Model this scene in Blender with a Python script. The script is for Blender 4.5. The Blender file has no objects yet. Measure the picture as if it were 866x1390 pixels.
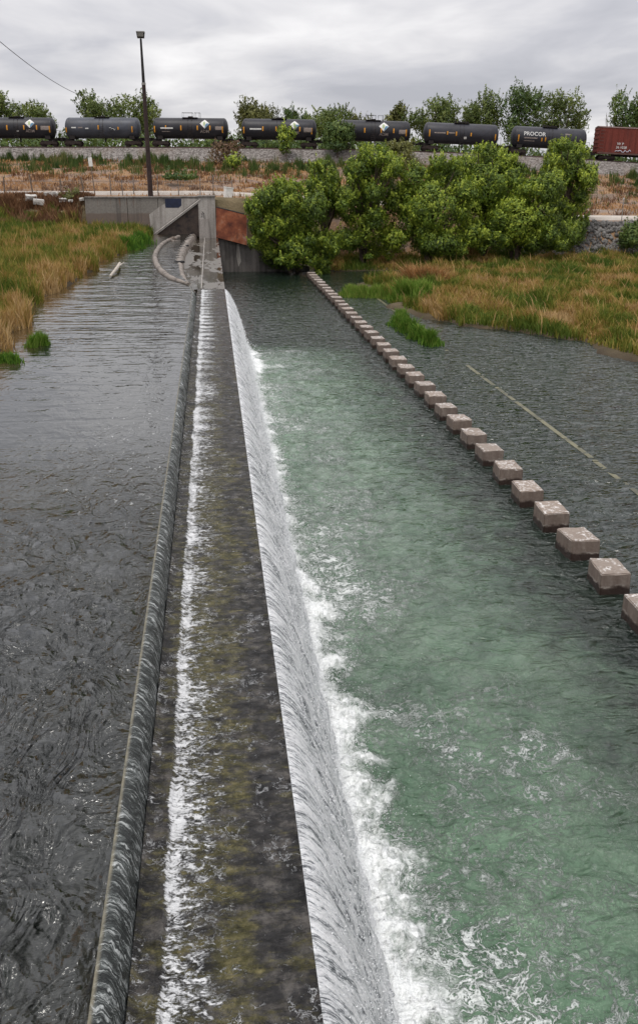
import bpy, bmesh, math, random
import numpy as np
from mathutils import Vector, Matrix, Euler

S = bpy.context.scene
COL = S.collection
R = math.radians
rng = np.random.default_rng(7)
random.seed(7)

# ------------------------------------------------------------------ camera
FPX, CX, CY, CAMH = 1300.0, 433.0, 650.0, 10.0        # focal length and centre in photo pixels
PITCH = math.atan((650 - 234) / FPX)
YAW = math.atan((433 - 284) / math.hypot(FPX, 416))
cam_d = bpy.data.cameras.new('camera')
cam = bpy.data.objects.new('camera', cam_d)
COL.objects.link(cam)
cam.location = (0, 0, CAMH)
cam.rotation_euler = (math.pi / 2 - PITCH, 0, -YAW)
cam_d.sensor_fit = 'VERTICAL'
cam_d.sensor_height = 36
cam_d.lens = FPX / 1390 * 36
cam_d.shift_y = -45 / 1390
cam_d.clip_start = 0.1
cam_d.clip_end = 4000
S.camera = cam

# ------------------------------------------------------------------ render / exposure
S.view_settings.view_transform = 'Standard'
S.view_settings.look = 'None'
S.view_settings.exposure = 0.1
S.view_settings.gamma = 1.0
S.render.engine = 'CYCLES'
S.cycles.max_bounces = 6
S.cycles.transparent_max_bounces = 6
S.cycles.use_denoising = True
S.cycles.denoiser = 'OPENIMAGEDENOISE'
S.cycles.denoising_input_passes = 'RGB_ALBEDO_NORMAL'
S.cycles.caustics_reflective = False
S.cycles.caustics_refractive = False


# ------------------------------------------------------------------ node helper
class T:
    def __init__(s, nt):
        s.nt = nt

    def add(s, typ, ins=None, **props):
        n = s.nt.nodes.new('ShaderNode' + typ)
        for k, v in props.items():
            setattr(n, k, v)
        for k, v in (ins or {}).items():
            if isinstance(v, bpy.types.NodeSocket):
                s.nt.links.new(v, n.inputs[k])
            else:
                n.inputs[k].default_value = v
        return n

    def pos(s):
        return s.add('NewGeometry').outputs['Position']

    def obj(s):
        return s.add('TexCoord').outputs['Object']

    def map(s, vec, scale=(1, 1, 1), rot=(0, 0, 0), loc=(0, 0, 0)):
        return s.add('Mapping', {'Vector': vec, 'Scale': scale, 'Rotation': rot, 'Location': loc}).outputs[0]

    def noise(s, vec, scale, detail=4, rough=.55, dist=0.0, typ='FBM'):
        return s.add('TexNoise', {'Vector': vec, 'Scale': scale, 'Detail': detail, 'Roughness': rough,
                                  'Distortion': dist}, noise_type=typ).outputs[0]

    def vor(s, vec, scale, feature='F1', out='Distance', rnd=1.0):
        return s.add('TexVoronoi', {'Vector': vec, 'Scale': scale, 'Randomness': rnd}, feature=feature).outputs[out]

    def math(s, op, a, b=0.0, c=0.0, clamp=False):
        return s.add('Math', {0: a, 1: b, 2: c}, operation=op, use_clamp=clamp).outputs[0]

    def rng(s, v, a, b, c=0.0, d=1.0, smooth=True):
        return s.add('MapRange', {0: v, 1: a, 2: b, 3: c, 4: d},
                     interpolation_type='SMOOTHSTEP' if smooth else 'LINEAR').outputs[0]

    def mix(s, fac, a, b, blend='MIX'):
        n = s.add('Mix', {0: fac, 6: a, 7: b}, data_type='RGBA', blend_type=blend)
        return n.outputs[2]

    def ramp(s, fac, stops):
        n = s.add('ValToRGB', {0: fac})
        e = n.color_ramp.elements
        while len(e) < len(stops):
            e.new(0.5)
        for q, (p, c) in zip(e, stops):
            q.position = p
            q.color = c4(c)
        return n.outputs[0]

    def attr(s, name, out='Fac'):
        return s.add('Attribute', attribute_name=name).outputs[out]

    def xyz(s, vec):
        return s.add('SeparateXYZ', {0: vec}).outputs

    def bump(s, h, strength=1.0, dist=0.02, normal=None):
        ins = {'Height': h, 'Strength': strength, 'Distance': dist}
        if normal is not None:
            ins['Normal'] = normal
        return s.add('Bump', ins).outputs[0]


def c4(c):
    if isinstance(c, (int, float)):
        c = (c, c, c)
    return (c[0], c[1], c[2], 1.0)


def newmat(name):
    m = bpy.data.materials.new(name)
    m.use_nodes = True
    nt = m.node_tree
    nt.nodes.clear()
    t = T(nt)
    out = t.add('OutputMaterial')
    return m, t, out


def finish(t, out, shader):
    t.nt.links.new(shader, out.inputs[0])


def pbr(t, color, rough=.8, normal=None, spec=.5, ior=1.5, metal=0.0):
    ins = {'Base Color': color if isinstance(color, bpy.types.NodeSocket) else c4(color), 'Roughness': rough,
           'IOR': ior, 'Metallic': metal, 'Specular IOR Level': spec}
    if normal is not None:
        ins['Normal'] = normal
    return t.add('BsdfPrincipled', ins).outputs[0]


# ------------------------------------------------------------------ sky and sun (overcast)
SUN_EL, SUN_AZ = R(70), R(215)           # azimuth: clockwise from +Y
W = bpy.data.worlds.new('World')
S.world = W
W.use_nodes = True
W.node_tree.nodes.clear()
t = T(W.node_tree)
sky = t.add('TexSky', sky_type='NISHITA', sun_disc=False, sun_elevation=SUN_EL, sun_rotation=SUN_AZ)
d = t.add('TexCoord').outputs['Generated']
dx, dy, dz = t.xyz(d)
zc = t.math('ADD', t.math('MAXIMUM', dz, 0.0), 0.10)
pl = t.add('CombineXYZ', {0: t.math('DIVIDE', dx, zc), 1: t.math('DIVIDE', dy, zc), 2: 0.0}).outputs[0]
warp = t.noise(t.map(pl, (.5, .5, 1)), 1.0, 3)
pl2 = t.add('VectorMath', {0: pl, 1: t.add('CombineXYZ', {0: warp, 1: warp, 2: 0.0}).outputs[0]}, operation='ADD').outputs[0]
n1 = t.noise(t.map(pl2, (.42, .30, 1), loc=(3.1, .7, 0)), 1.0, 6, .55)
n2 = t.noise(t.map(pl2, (1.7, .9, 1), loc=(9.0, 2.0, 0)), 1.0, 5, .5)
n = t.math('ADD', t.math('MULTIPLY', n1, .7), t.math('MULTIPLY', n2, .3))
cloud = t.ramp(n, [(.38, (.46, .465, .51)), (.46, (.57, .57, .61)), (.53, (.73, .72, .74)), (.63, (.98, .965, .965))])
# the overcast sky's usual rise in brightness from horizon to zenith
grad = t.math('MULTIPLY_ADD', t.math('MAXIMUM', dz, 0.0), 0.9, .92)
cl = t.add('VectorMath', {0: cloud, 3: t.math('MULTIPLY', grad, 10.0)}, operation='SCALE').outputs[0]
col = t.mix(.96, sky.outputs[0], cl)
bg = t.add('Background', {0: col, 1: 0.1})
wo = t.add('OutputWorld')
W.node_tree.links.new(bg.outputs[0], wo.inputs[0])

sun_d = bpy.data.lights.new('sun', 'SUN')
sun_d.energy = 1.5
sun_d.angle = R(12)
sun_d.color = (1, .96, .9)
sun = bpy.data.objects.new('sun', sun_d)
COL.objects.link(sun)
sv = Vector((math.sin(SUN_AZ) * math.cos(SUN_EL), math.cos(SUN_AZ) * math.cos(SUN_EL), math.sin(SUN_EL)))
sun.rotation_euler = sv.to_track_quat('Z', 'Y').to_euler()
sun.location = (0, 0, 60)

# ------------------------------------------------------------------ pixel helpers (photo px -> place)
_F = np.array([math.sin(YAW) * math.cos(PITCH), math.cos(YAW) * math.cos(PITCH), -math.sin(PITCH)])
_R = np.array([math.cos(YAW), -math.sin(YAW), 0])
_U = np.cross(_R, _F)
_C = np.array([0, 0, CAMH])


def ray(u, v):
    return _F + _R * (u - CX) / FPX + _U * (CY - v) / FPX


def atz(u, v, z):
    r = ray(u, v)
    return _C + r * (z - CAMH) / r[2]


def aty(u, v, y):
    r = ray(u, v)
    return _C + r * y / r[1]


# ------------------------------------------------------------------ mesh helpers
def fin(o, parent=None, label=None, cat=None, group=None, kind=None):
    COL.objects.link(o)
    if parent is not None:
        o.parent = parent
    if label:
        o['label'] = label
    if cat:
        o['category'] = cat
    if group:
        o['group'] = group
    if kind:
        o['kind'] = kind
    return o


def empty(name, loc=(0, 0, 0), label=None, cat=None, group=None, rot=(0, 0, 0)):
    o = bpy.data.objects.new(name, None)
    o.location = loc
    o.rotation_euler = rot
    o.empty_display_size = .3
    return fin(o, None, label, cat, group)


def raw_mesh(name, V, faces, mat=None, attrs=None, smooth=False):
    """V (n,3); faces: list of (m,k) integer arrays."""
    V = np.asarray(V, dtype=np.float32)
    faces = [np.asarray(f, dtype=np.int32) for f in faces if len(f)]
    me = bpy.data.meshes.new(name)
    me.vertices.add(len(V))
    me.vertices.foreach_set('co', V.ravel())
    nl = sum(f.size for f in faces)
    npoly = sum(len(f) for f in faces)
    me.loops.add(nl)
    me.loops.foreach_set('vertex_index', np.concatenate([f.ravel() for f in faces]))
    starts, s0 = [], 0
    for f in faces:
        k = f.shape[1]
        starts.append(s0 + np.arange(len(f)) * k)
        s0 += f.size
    me.polygons.add(npoly)
    me.polygons.foreach_set('loop_start', np.concatenate(starts).astype(np.int32))
    if smooth:
        me.polygons.foreach_set('use_smooth', np.ones(npoly, dtype=bool))
    for k, a in (attrs or {}).items():
        at = me.attributes.new(k, 'FLOAT', 'POINT')
        at.data.foreach_set('value', np.asarray(a, dtype=np.float32))
    me.update(calc_edges=True)
    if mat:
        me.materials.append(mat)
    return me


def raw(name, V, faces, mat, parent=None, attrs=None, smooth=False, **kw):
    return fin(bpy.data.objects.new(name, raw_mesh(name, V, faces, mat, attrs, smooth)), parent, **kw)


def grid_faces(ny, nx):
    i = np.arange(ny * nx).reshape(ny, nx)
    return np.stack([i[:-1, :-1], i[:-1, 1:], i[1:, 1:], i[1:, :-1]], -1).reshape(-1, 4)


class MB:
    def __init__(s):
        s.v, s.f = [], []

    def box(s, c, d, rot=None):
        b = len(s.v)
        m = Euler(rot).to_matrix() if rot else None
        for sx, sy, sz in ((-1, -1, -1), (1, -1, -1), (1, 1, -1), (-1, 1, -1), (-1, -1, 1), (1, -1, 1), (1, 1, 1), (-1, 1, 1)):
            p = Vector((sx * d[0] / 2, sy * d[1] / 2, sz * d[2] / 2))
            if m:
                p = m @ p
            s.v.append((p.x + c[0], p.y + c[1], p.z + c[2]))
        s.f += [tuple(b + i for i in q) for q in ((0, 3, 2, 1), (4, 5, 6, 7), (0, 1, 5, 4), (1, 2, 6, 5), (2, 3, 7, 6), (3, 0, 4, 7))]
        return s

    def hull(s, bottom, top):
        """prism from matching bottom and top rings"""
        b, n = len(s.v), len(bottom)
        s.v += [tuple(p) for p in bottom] + [tuple(p) for p in top]
        s.f.append(tuple(b + i for i in reversed(range(n))))
        s.f.append(tuple(b + n + i for i in range(n)))
        for i in range(n):
            j = (i + 1) % n
            s.f.append((b + i, b + j, b + n + j, b + n + i))
        return s

    def tube(s, pts, radii, n=8, cap=True, flat=1.0):
        pts = [Vector(p) for p in pts]
        if isinstance(radii, (int, float)):
            radii = [radii] * len(pts)
        rings = []
        for i, p in enumerate(pts):
            d = (pts[min(i + 1, len(pts) - 1)] - pts[max(i - 1, 0)]).normalized()
            u = d.cross(Vector((0, 0, 1)))
            if u.length < 1e-3:
                u = d.cross(Vector((1, 0, 0)))
            u.normalize()
            w = u.cross(d)
            b = len(s.v)
            for k in range(n):
                a = 2 * math.pi * k / n
                q = p + u * math.cos(a) * radii[i] + w * math.sin(a) * radii[i] * flat
                s.v.append(tuple(q))
            rings.append(b)
        for a, b in zip(rings, rings[1:]):
            for k in range(n):
                j = (k + 1) % n
                s.f.append((a + k, a + j, b + j, b + k))
        if cap:
            s.f.append(tuple(rings[0] + k for k in reversed(range(n))))
            s.f.append(tuple(rings[-1] + k for k in range(n)))
        return s

    def mesh(s, name, mat, smooth=False):
        me = bpy.data.meshes.new(name)
        me.from_pydata(s.v, [], s.f)
        me.materials.append(mat)
        if smooth:
            me.polygons.foreach_set('use_smooth', [True] * len(me.polygons))
            me.set_sharp_from_angle(angle=R(40))
        me.update()
        return me

    def build(s, name, mat, parent=None, smooth=False, **kw):
        return fin(bpy.data.objects.new(name, s.mesh(name, mat, smooth)), parent, **kw)


def copy_tree(o, parent=None):
    c = o.copy()
    COL.objects.link(c)
    c.parent = parent
    for ch in list(o.children):
        copy_tree(ch, c)
    return c


# vectorised gradient noise
def _h(ix, iy, seed):
    h = (ix.astype(np.int64) * 374761393 + iy.astype(np.int64) * 668265263 + seed * 1274126177) & 0xffffffff
    h = ((h ^ (h >> 13)) * 1274126177) & 0xffffffff
    return ((h ^ (h >> 16)) & 0xffff) / 65535.0 * 2 * np.pi


def pn(x, y, seed=0):
    ix, iy = np.floor(x), np.floor(y)
    fx, fy = x - ix, y - iy
    u, v = fx * fx * fx * (fx * (fx * 6 - 15) + 10), fy * fy * fy * (fy * (fy * 6 - 15) + 10)

    def g(a, b):
        an = _h(ix + a, iy + b, seed)
        return np.cos(an) * (fx - a) + np.sin(an) * (fy - b)
    return 1.4 * ((g(0, 0) * (1 - u) + g(1, 0) * u) * (1 - v) + (g(0, 1) * (1 - u) + g(1, 1) * u) * v)


def fbm(x, y, seed=0, oct=4, gain=.5):
    r, a = 0, 1
    for i in range(oct):
        r = r + a * pn(x, y, seed + i)
        x, y, a = x * 2.03 + 11.3, y * 2.03 + 5.7, a * gain
    return r


def ss(a, b, x):
    q = np.clip((x - a) / (b - a), 0, 1)
    return q * q * (3 - 2 * q)


# ------------------------------------------------------------------ materials
def m_plain(name, col, rough=.7, var=.25, scale=3.0, bump=.0, metal=0.0, spec=.4):
    m, t, o = newmat(name)
    p = t.obj()
    nn = t.noise(p, scale, 5, .6)
    lo = tuple(c * (1 - var) for c in col)
    hi = tuple(min(1, c * (1 + var)) for c in col)
    c = t.ramp(nn, [(.3, lo), (.7, hi)])
    nrm = t.bump(t.noise(p, scale * 8, 4), .6, bump) if bump else None
    finish(t, o, pbr(t, c, rough, nrm, spec, metal=metal))
    return m


def m_concrete(name, col, stain=(.06, .05, .045), amt=.5, drip=True, rough=.85):
    m, t, o = newmat(name)
    p = t.obj()
    big = t.noise(p, .55, 5, .6)
    fine = t.noise(p, 9.0, 6, .65)
    base = t.mix(t.rng(fine, .3, .7), c4([c * .82 for c in col]), c4([c * 1.12 for c in col]))
    dr = t.noise(t.map(p, (2.2, 2.2, .16)), 1.0, 5, .6) if drip else t.noise(p, 1.4, 4)
    f = t.math('MULTIPLY', t.rng(t.math('ADD', t.math('MULTIPLY', dr, .65), t.math('MULTIPLY', big, .35)), .42, .66), amt)
    c = t.mix(f, base, c4(stain))
    finish(t, o, pbr(t, c, rough, t.bump(fine, .5, .02), .35))
    return m


def m_leaf(name, dark, mid, lite, trans=.35):
    m, t, o = newmat(name)
    a = t.attr('tint')
    c = t.ramp(a, [(.05, dark), (.5, mid), (.95, lite)])
    d1 = t.add('BsdfPrincipled', {'Base Color': c, 'Roughness': .55, 'Specular IOR Level': .3}).outputs[0]
    d2 = t.add('BsdfTranslucent', {'Color': t.mix(.5, c, c4((.25, .32, .03)))}).outputs[0]
    finish(t, o, t.add('MixShader', {0: trans * .6, 1: d1, 2: d2}).outputs[0])
    return m


def m_grass(name, stops, trans=.25):
    m, t, o = newmat(name)
    a = t.attr('tint')
    p = t.pos()
    nn = t.noise(p, .7, 3)
    f = t.math('ADD', a, t.math('MULTIPLY', t.math('SUBTRACT', nn, .5), .25))
    c = t.ramp(f, stops)
    d1 = t.add('BsdfPrincipled', {'Base Color': c, 'Roughness': .7, 'Specular IOR Level': .2}).outputs[0]
    d2 = t.add('BsdfTranslucent', {'Color': c}).outputs[0]
    finish(t, o, t.add('MixShader', {0: trans, 1: d1, 2: d2}).outputs[0])
    return m


MAT = {}
MAT['leaf_willow'] = m_leaf('leaf_willow', (.032, .058, .009), (.115, .18, .020), (.43, .51, .06))
MAT['leaf_dark'] = m_leaf('leaf_dark', (.03, .06, .018), (.07, .12, .028), (.15, .20, .045), .3)
MAT['leaf_far'] = m_leaf('leaf_far', (.045, .07, .018), (.105, .145, .035), (.22, .26, .07), .35)
MAT['leaf_olive'] = m_leaf('leaf_olive', (.05, .055, .015), (.11, .115, .03), (.19, .19, .05), .25)
MAT['leaf_rust'] = m_leaf('leaf_rust', (.07, .035, .02), (.14, .075, .04), (.2, .14, .07), .2)
MAT['bark'] = m_plain('bark', (.09, .065, .05), .9, .4, 5, .03)
GR = [(.0, (.075, .12, .016)), (.3, (.14, .165, .024)), (.5, (.26, .215, .045)), (.70, (.37, .225, .075)), (1.0, (.45, .31, .15))]
MAT['grass'] = m_grass('grass_blades', GR)
MAT['green_reed'] = m_grass('green_reed', [(.0, (.05, .13, .014)), (.5, (.14, .25, .03)), (1.0, (.30, .33, .08))], .35)
MAT['dry_grass'] = m_grass('dry_grass', [(.0, (.20, .135, .06)), (.5, (.44, .225, .085)), (1.0, (.56, .36, .19))])
MAT['brush'] = m_grass('brown_brush', [(.0, (.10, .05, .025)), (.5, (.20, .10, .05)), (1.0, (.36, .22, .11))], .15)
MAT['weed'] = m_grass('weed', [(.0, (.04, .075, .018)), (.5, (.085, .13, .03)), (1.0, (.30, .22, .10))])
MAT['concrete'] = m_concrete('abutment_concrete', (.27, .245, .225), (.09, .075, .065), .75)
MAT['concrete_pale'] = m_concrete('pale_concrete', (.40, .37, .34), (.13, .11, .095), .6)
MAT['concrete_black'] = m_concrete('soot_concrete', (.06, .044, .036), (.010, .009, .011), 1.0, False)
MAT['concrete_wing'] = m_concrete('wing_concrete', (.16, .145, .135), (.035, .03, .028), .8)
MAT['seam'] = m_plain('seam', (.03, .028, .026), .9)
MAT['blue_paint'] = m_plain('blue_paint', (.012, .018, .045), .6, .4, 2)
MAT['steel'] = m_plain('steel', (.28, .27, .25), .55, .3, 6, 0, .3)
MAT['fence'] = m_plain('fence_steel', (.19, .17, .155), .6, .3, 4, 0, .3)
MAT['wood_post'] = m_plain('wood_post', (.15, .115, .09), .9, .4, 6, .01)
MAT['pole_wood'] = m_plain('pole_wood', (.035, .02, .018), .8, .5, 3, .01)
MAT['black'] = m_plain('black_iron', (.016, .014, .014), .7, .4, 3)
MAT['rail'] = m_plain('rail_steel', (.07, .035, .03), .6, .3, 1)
MAT['white'] = m_plain('white_paint', (.72, .71, .68), .6, .12, 4)
MAT['rubber'] = m_concrete('rubber', (.24, .205, .175), (.06, .045, .035), .9, False, .6)
MAT['rock'] = m_concrete('rock', (.20, .19, .18), (.035, .033, .033), .95, False)
MAT['rock_pale'] = m_concrete('rubble', (.52, .50, .47), (.22, .19, .16), .5, False)
MAT['drift'] = m_plain('driftwood', (.45, .40, .34), .9, .3, 8, .01)

# abutment wall: a tide mark of brown below, pale above, rust drips from the coping
m, t, o = newmat('abutment_wall')
p = t.pos()
px, py, pz = t.xyz(p)
fine = t.noise(p, 7, 6, .65)
c = t.ramp(fine, [(.3, (.155, .14, .125)), (.7, (.245, .225, .20))])
lowz = t.rng(t.math('ADD', pz, t.math('MULTIPLY', t.noise(p, .8, 4), .3)), 6.25, 6.05)
c = t.mix(t.math('MULTIPLY', lowz, .75), c, c4((.145, .105, .085)))
dr = t.noise(t.map(p, (1.6, 1.6, .10)), 1.0, 5, .65)
c = t.mix(t.rng(dr, .50, .68, 0, .6), c, c4((.075, .065, .06)))
ru = t.noise(t.map(p, (3.0, 3.0, .12), loc=(5, 0, 0)), 1.0, 4, .6)
c = t.mix(t.math('MULTIPLY', t.rng(ru, .60, .70), t.rng(pz, 6.2, 7.4, 0, .7)), c, c4((.20, .09, .045)))
finish(t, o, pbr(t, c, .88, t.bump(fine, .5, .02), .3))
MAT['abut'] = m

# rust panel
m, t, o = newmat('rust')
p = t.obj()
nn = t.noise(p, .9, 6, .62)
n3 = t.noise(t.map(p, (1.2, 1.2, .5)), 1.6, 5, .6)
c = t.ramp(nn, [(.30, (.06, .018, .012)), (.46, (.20, .055, .026)), (.58, (.31, .10, .045)), (.72, (.42, .25, .18))])
c = t.mix(t.rng(n3, .56, .75, 0, .8), c, c4((.05, .035, .03)))
finish(t, o, pbr(t, c, .85, t.bump(t.noise(p, 12, 4), .4, .02)))
MAT['rust'] = m

# baffle block concrete: brown weathered, bird droppings on top, wet band at the waterline
m, t, o = newmat('block_concrete')
p = t.pos()
oi = t.add('ObjectInfo').outputs['Random']
px, py, pz = t.xyz(p)
fine = t.noise(p, 14, 6, .65)
big = t.noise(p, 1.6, 4)
c = t.ramp(fine, [(.25, (.175, .14, .115)), (.5, (.265, .212, .175)), (.78, (.36, .30, .255))])
c = t.mix(t.rng(big, .45, .7, 0, .45), c, c4((.17, .125, .10)))
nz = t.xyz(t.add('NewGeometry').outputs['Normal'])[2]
top = t.rng(nz, .7, .95)
drop = t.rng(t.noise(p, 9.0, 5, .75), .51, .58)
spot = t.rng(t.noise(p, 2.2, 3), .40, .56)
dr = t.math('MULTIPLY', t.math('MULTIPLY', drop, spot), top)
c = t.mix(t.math('MULTIPLY', oi, .45), c, c4((.20, .175, .155)))
c = t.mix(t.math('MULTIPLY', t.rng(nz, .6, .2), t.rng(t.noise(t.map(p, (6, 6, 1.2)), 1.0, 4, .6), .25, .65, .25, .75)), c, c4((.12, .085, .068)))  # upright sides painted darker, deepening their shade in the colour
c = t.mix(t.math('MULTIPLY', dr, .8), c, c4((.74, .72, .70)))
wl = t.math('ADD', pz, t.math('MULTIPLY', t.math('SUBTRACT', t.noise(p, 4, 5, .65), .5), .30))
wet = t.rng(wl, .27, .14)
c = t.mix(t.math('MULTIPLY', wet, .93), c, c4((.028, .017, .014)))
lin = t.math('MULTIPLY', t.rng(t.math('ABSOLUTE', t.math('SUBTRACT', wl, .22)), .035, .0), t.rng(t.noise(p, 3, 3), .45, .6))
c = t.mix(t.math('MULTIPLY', lin, .4), c, c4((.5, .45, .4)))
rg = t.math('MULTIPLY_ADD', wet, -.55, .85)
finish(t, o, pbr(t, c, rg, t.bump(fine, .6, .015), .4))
MAT['block'] = m

# terrain: zones by attributes
m, t, o = newmat('terrain')
p = t.pos()
dry, gravel, mud = t.attr('dry'), t.attr('gravel'), t.attr('mud')
n1 = t.noise(p, .35, 6, .62)
n2 = t.noise(p, 5.0, 5, .65)
c = t.ramp(n1, [(.3, (.09, .075, .045)), (.5, (.15, .12, .07)), (.7, (.22, .17, .10))])
cd = t.ramp(n1, [(.32, (.14, .10, .08)), (.46, (.25, .175, .135)), (.56, (.34, .20, .10)), (.7, (.23, .165, .13))])
c = t.mix(dry, c, cd)
cg = t.ramp(t.noise(p, 2.6, 6, .8), [(.3, (.11, .095, .085)), (.5, (.27, .24, .22)), (.7, (.42, .385, .36))])
c = t.mix(gravel, c, cg)
c = t.mix(mud, c, c4((.055, .04, .025)))
c = t.mix(t.rng(n2, .3, .7, 0, .35), c, t.mix(.6, c, c4((.03, .025, .02))))
finish(t, o, pbr(t, c, .95, t.bump(n2, .8, .12), .2))
MAT['terrain'] = m

# ballast
m, t, o = newmat('ballast')
p = t.pos()
v = t.vor(p, 5.0, out='Color')
vv = t.math('MULTIPLY', t.xyz(v)[0], 1.0)
n1 = t.noise(p, .25, 4)
c = t.ramp(vv, [(.0, (.09, .08, .072)), (.5, (.185, .165, .152)), (1., (.30, .275, .258))])
c = t.mix(t.rng(n1, .45, .7, 0, .5), c, c4((.18, .135, .105)))
finish(t, o, pbr(t, c, .95, t.bump(t.vor(p, 5.0), .8, .12), .2))
MAT['ballast'] = m

# road
m, t, o = newmat('road')
p = t.pos()
c = t.ramp(t.noise(p, .8, 6, .65), [(.3, (.36, .32, .28)), (.7, (.54, .49, .44))])
finish(t, o, pbr(t, c, .9, t.bump(t.noise(p, 6, 4), .3, .03), .3))
MAT['road'] = m


# ---- water
def streak_fac(t, vec, a, b):
    return t.rng(vec, a, b)


# upstream river: dark, glossy, rippled
m, t, o = newmat('upstream_water')
p = t.pos()
px, py, pz = t.xyz(p)
rip = t.noise(t.map(p, (.45, 1.7, 1), rot=(0, 0, R(12))), 1.25, 1.5, .4, .4)
fin_ = t.math('MULTIPLY', t.noise(t.map(p, (1.6, 2.6, 1), rot=(0, 0, R(-20))), 2.4, 4, .6, 1.2), t.rng(py, 24, 12, .0, 1.0))
h = t.math('ADD', t.math('MULTIPLY', t.math('MULTIPLY', rip, t.rng(py, 18, 48, .3, 1.0)), .8), t.math('MULTIPLY', fin_, .9))
depth = t.noise(p, .35, 4, .6, .6)
c = t.ramp(depth, [(.3, (.008, .010, .009)), (.7, (.022, .024, .020))])
shal = t.attr('shallow')
c = t.mix(shal, c, c4((.075, .05, .025)))
fo = t.attr('foam')
fl = t.rng(t.noise(t.map(p, (5, 2.2, 1), rot=(0, 0, R(-25))), 2.2, 6, .7, 1.0), .60, .70)
c = t.mix(t.math('MULTIPLY', fl, fo), c, c4((.55, .56, .55)))
h = t.math('SUBTRACT', h, t.math('MULTIPLY', t.math('ABSOLUTE', t.math('SUBTRACT', t.noise(t.map(p, (.6, 1.9, 1), rot=(0, 0, R(18))), 1.6, 3, .5, .6), .5)), t.rng(py, 26, 11, .0, 1.2)))
b = t.bump(h, 1.0, .06)
sw = t.noise(t.map(p, (1.0, .8, 1), rot=(0, 0, R(35))), 1.05, 3, .5, 1.6)
sw = t.math('SUBTRACT', sw, t.math('MULTIPLY', t.math('ABSOLUTE', t.math('SUBTRACT', t.noise(t.map(p, (1.3, .7, 1), rot=(0, 0, R(50))), 1.2, 3, .5, 1.6), .5)), 1.6))
b = t.bump(t.math('MULTIPLY', sw, t.rng(py, 24, 8, .04, 1.0)), 1.0, .40, b)
finish(t, o, pbr(t, c, .04, b, .5, 1.65))
MAT['upwater'] = m

# downstream pool: turbid green, lacy foam
m, t, o = newmat('pool_water')
p = t.pos()
aer, foam = t.attr('aer'), t.attr('foam')
w1 = t.noise(p, .9, 4, .6)
w2 = t.noise(p, 1.1, 4, .6, 0, 'FBM')
wv = t.add('CombineXYZ', {0: w1, 1: w2, 2: 0.0}).outputs[0]
pw = t.add('VectorMath', {0: p, 1: t.add('VectorMath', {0: wv, 3: 1.6}, operation='SCALE').outputs[0]}, operation='ADD').outputs[0]
l1 = t.math('ABSOLUTE', t.math('SUBTRACT', t.noise(pw, 1.9, 7, .64), .5))
l2 = t.math('ABSOLUTE', t.math('SUBTRACT', t.noise(pw, 5.2, 6, .64), .5))
patch = t.noise(p, .55, 3, .6, .5)
pf = t.math('ADD', t.attr('lace'), t.math('MULTIPLY', t.math('SUBTRACT', patch, .5), .8))
wid = t.rng(pf, .15, 1.1, -.006, .05, False)
lace = t.math('MAXIMUM', t.rng(t.math('SUBTRACT', l1, wid), .016, -.012), t.math('MULTIPLY', t.rng(t.math('SUBTRACT', l2, wid), .012, -.012), .8))
lace = t.math('MULTIPLY', lace, t.rng(pf, .02, .50))
bn = t.math('ADD', t.math('MULTIPLY', t.noise(pw, 1.8, 7, .66), .75), t.math('MULTIPLY', t.noise(p, 11.0, 5, .7), .25))
boil = t.rng(t.math('ADD', bn, t.math('MULTIPLY', foam, .52)), .76, .98)
ff = t.math('MAXIMUM', t.math('MULTIPLY', lace, .72), boil)
turb = t.noise(p, .45, 5, .6, .7)
deep = t.ramp(turb, [(.3, (.006, .012, .009)), (.7, (.016, .026, .018))])
grn = t.ramp(turb, [(.25, (.058, .118, .068)), (.5, (.098, .178, .106)), (.75, (.175, .262, .175))])
af = t.math('ADD', aer, t.math('MULTIPLY', t.math('SUBTRACT', t.noise(pw, 1.1, 7, .68, .3), .5), 1.3), clamp=True)
c = t.mix(t.math('MULTIPLY', af, t.rng(aer, 0, .12)), deep, grn)
c = t.mix(t.math('MULTIPLY', t.attr('milk'), t.rng(t.noise(pw, 2.4, 7, .66), .36, .66)), c, c4((.32, .385, .325)))
c = t.mix(ff, c, c4((.86, .88, .87)))
ch = t.noise(t.map(p, (.65, 1.5, 1), rot=(0, 0, R(8))), 1.7, 2, .5, .6)
chf = t.math('MULTIPLY', t.noise(p, 6.0, 5, .6, .4), t.math('MULTIPLY', t.rng(t.xyz(p)[1], 50, 14, .0, 1.0), t.rng(t.xyz(p)[0], 11, 8, .3, 1.0)))
h = t.math('ADD', t.math('MULTIPLY', ch, .75), t.math('MULTIPLY', chf, .35))
h = t.math('ADD', h, t.math('MULTIPLY', ff, .15))
h = t.math('SUBTRACT', h, t.math('MULTIPLY', t.math('ABSOLUTE', t.math('SUBTRACT', t.noise(t.map(p, (1.0, 1.7, 1), rot=(0, 0, R(-14))), 1.5, 2, .5, .7), .5)), 1.1))
b = t.bump(t.math('MULTIPLY', h, t.rng(t.xyz(p)[1], 54, 68, 1.0, .42)), 1.0, .28)
rg = t.math('MULTIPLY_ADD', ff, .5, .08)
finish(t, o, pbr(t, c, rg, b, .5, 1.5))
MAT['pool'] = m

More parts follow.
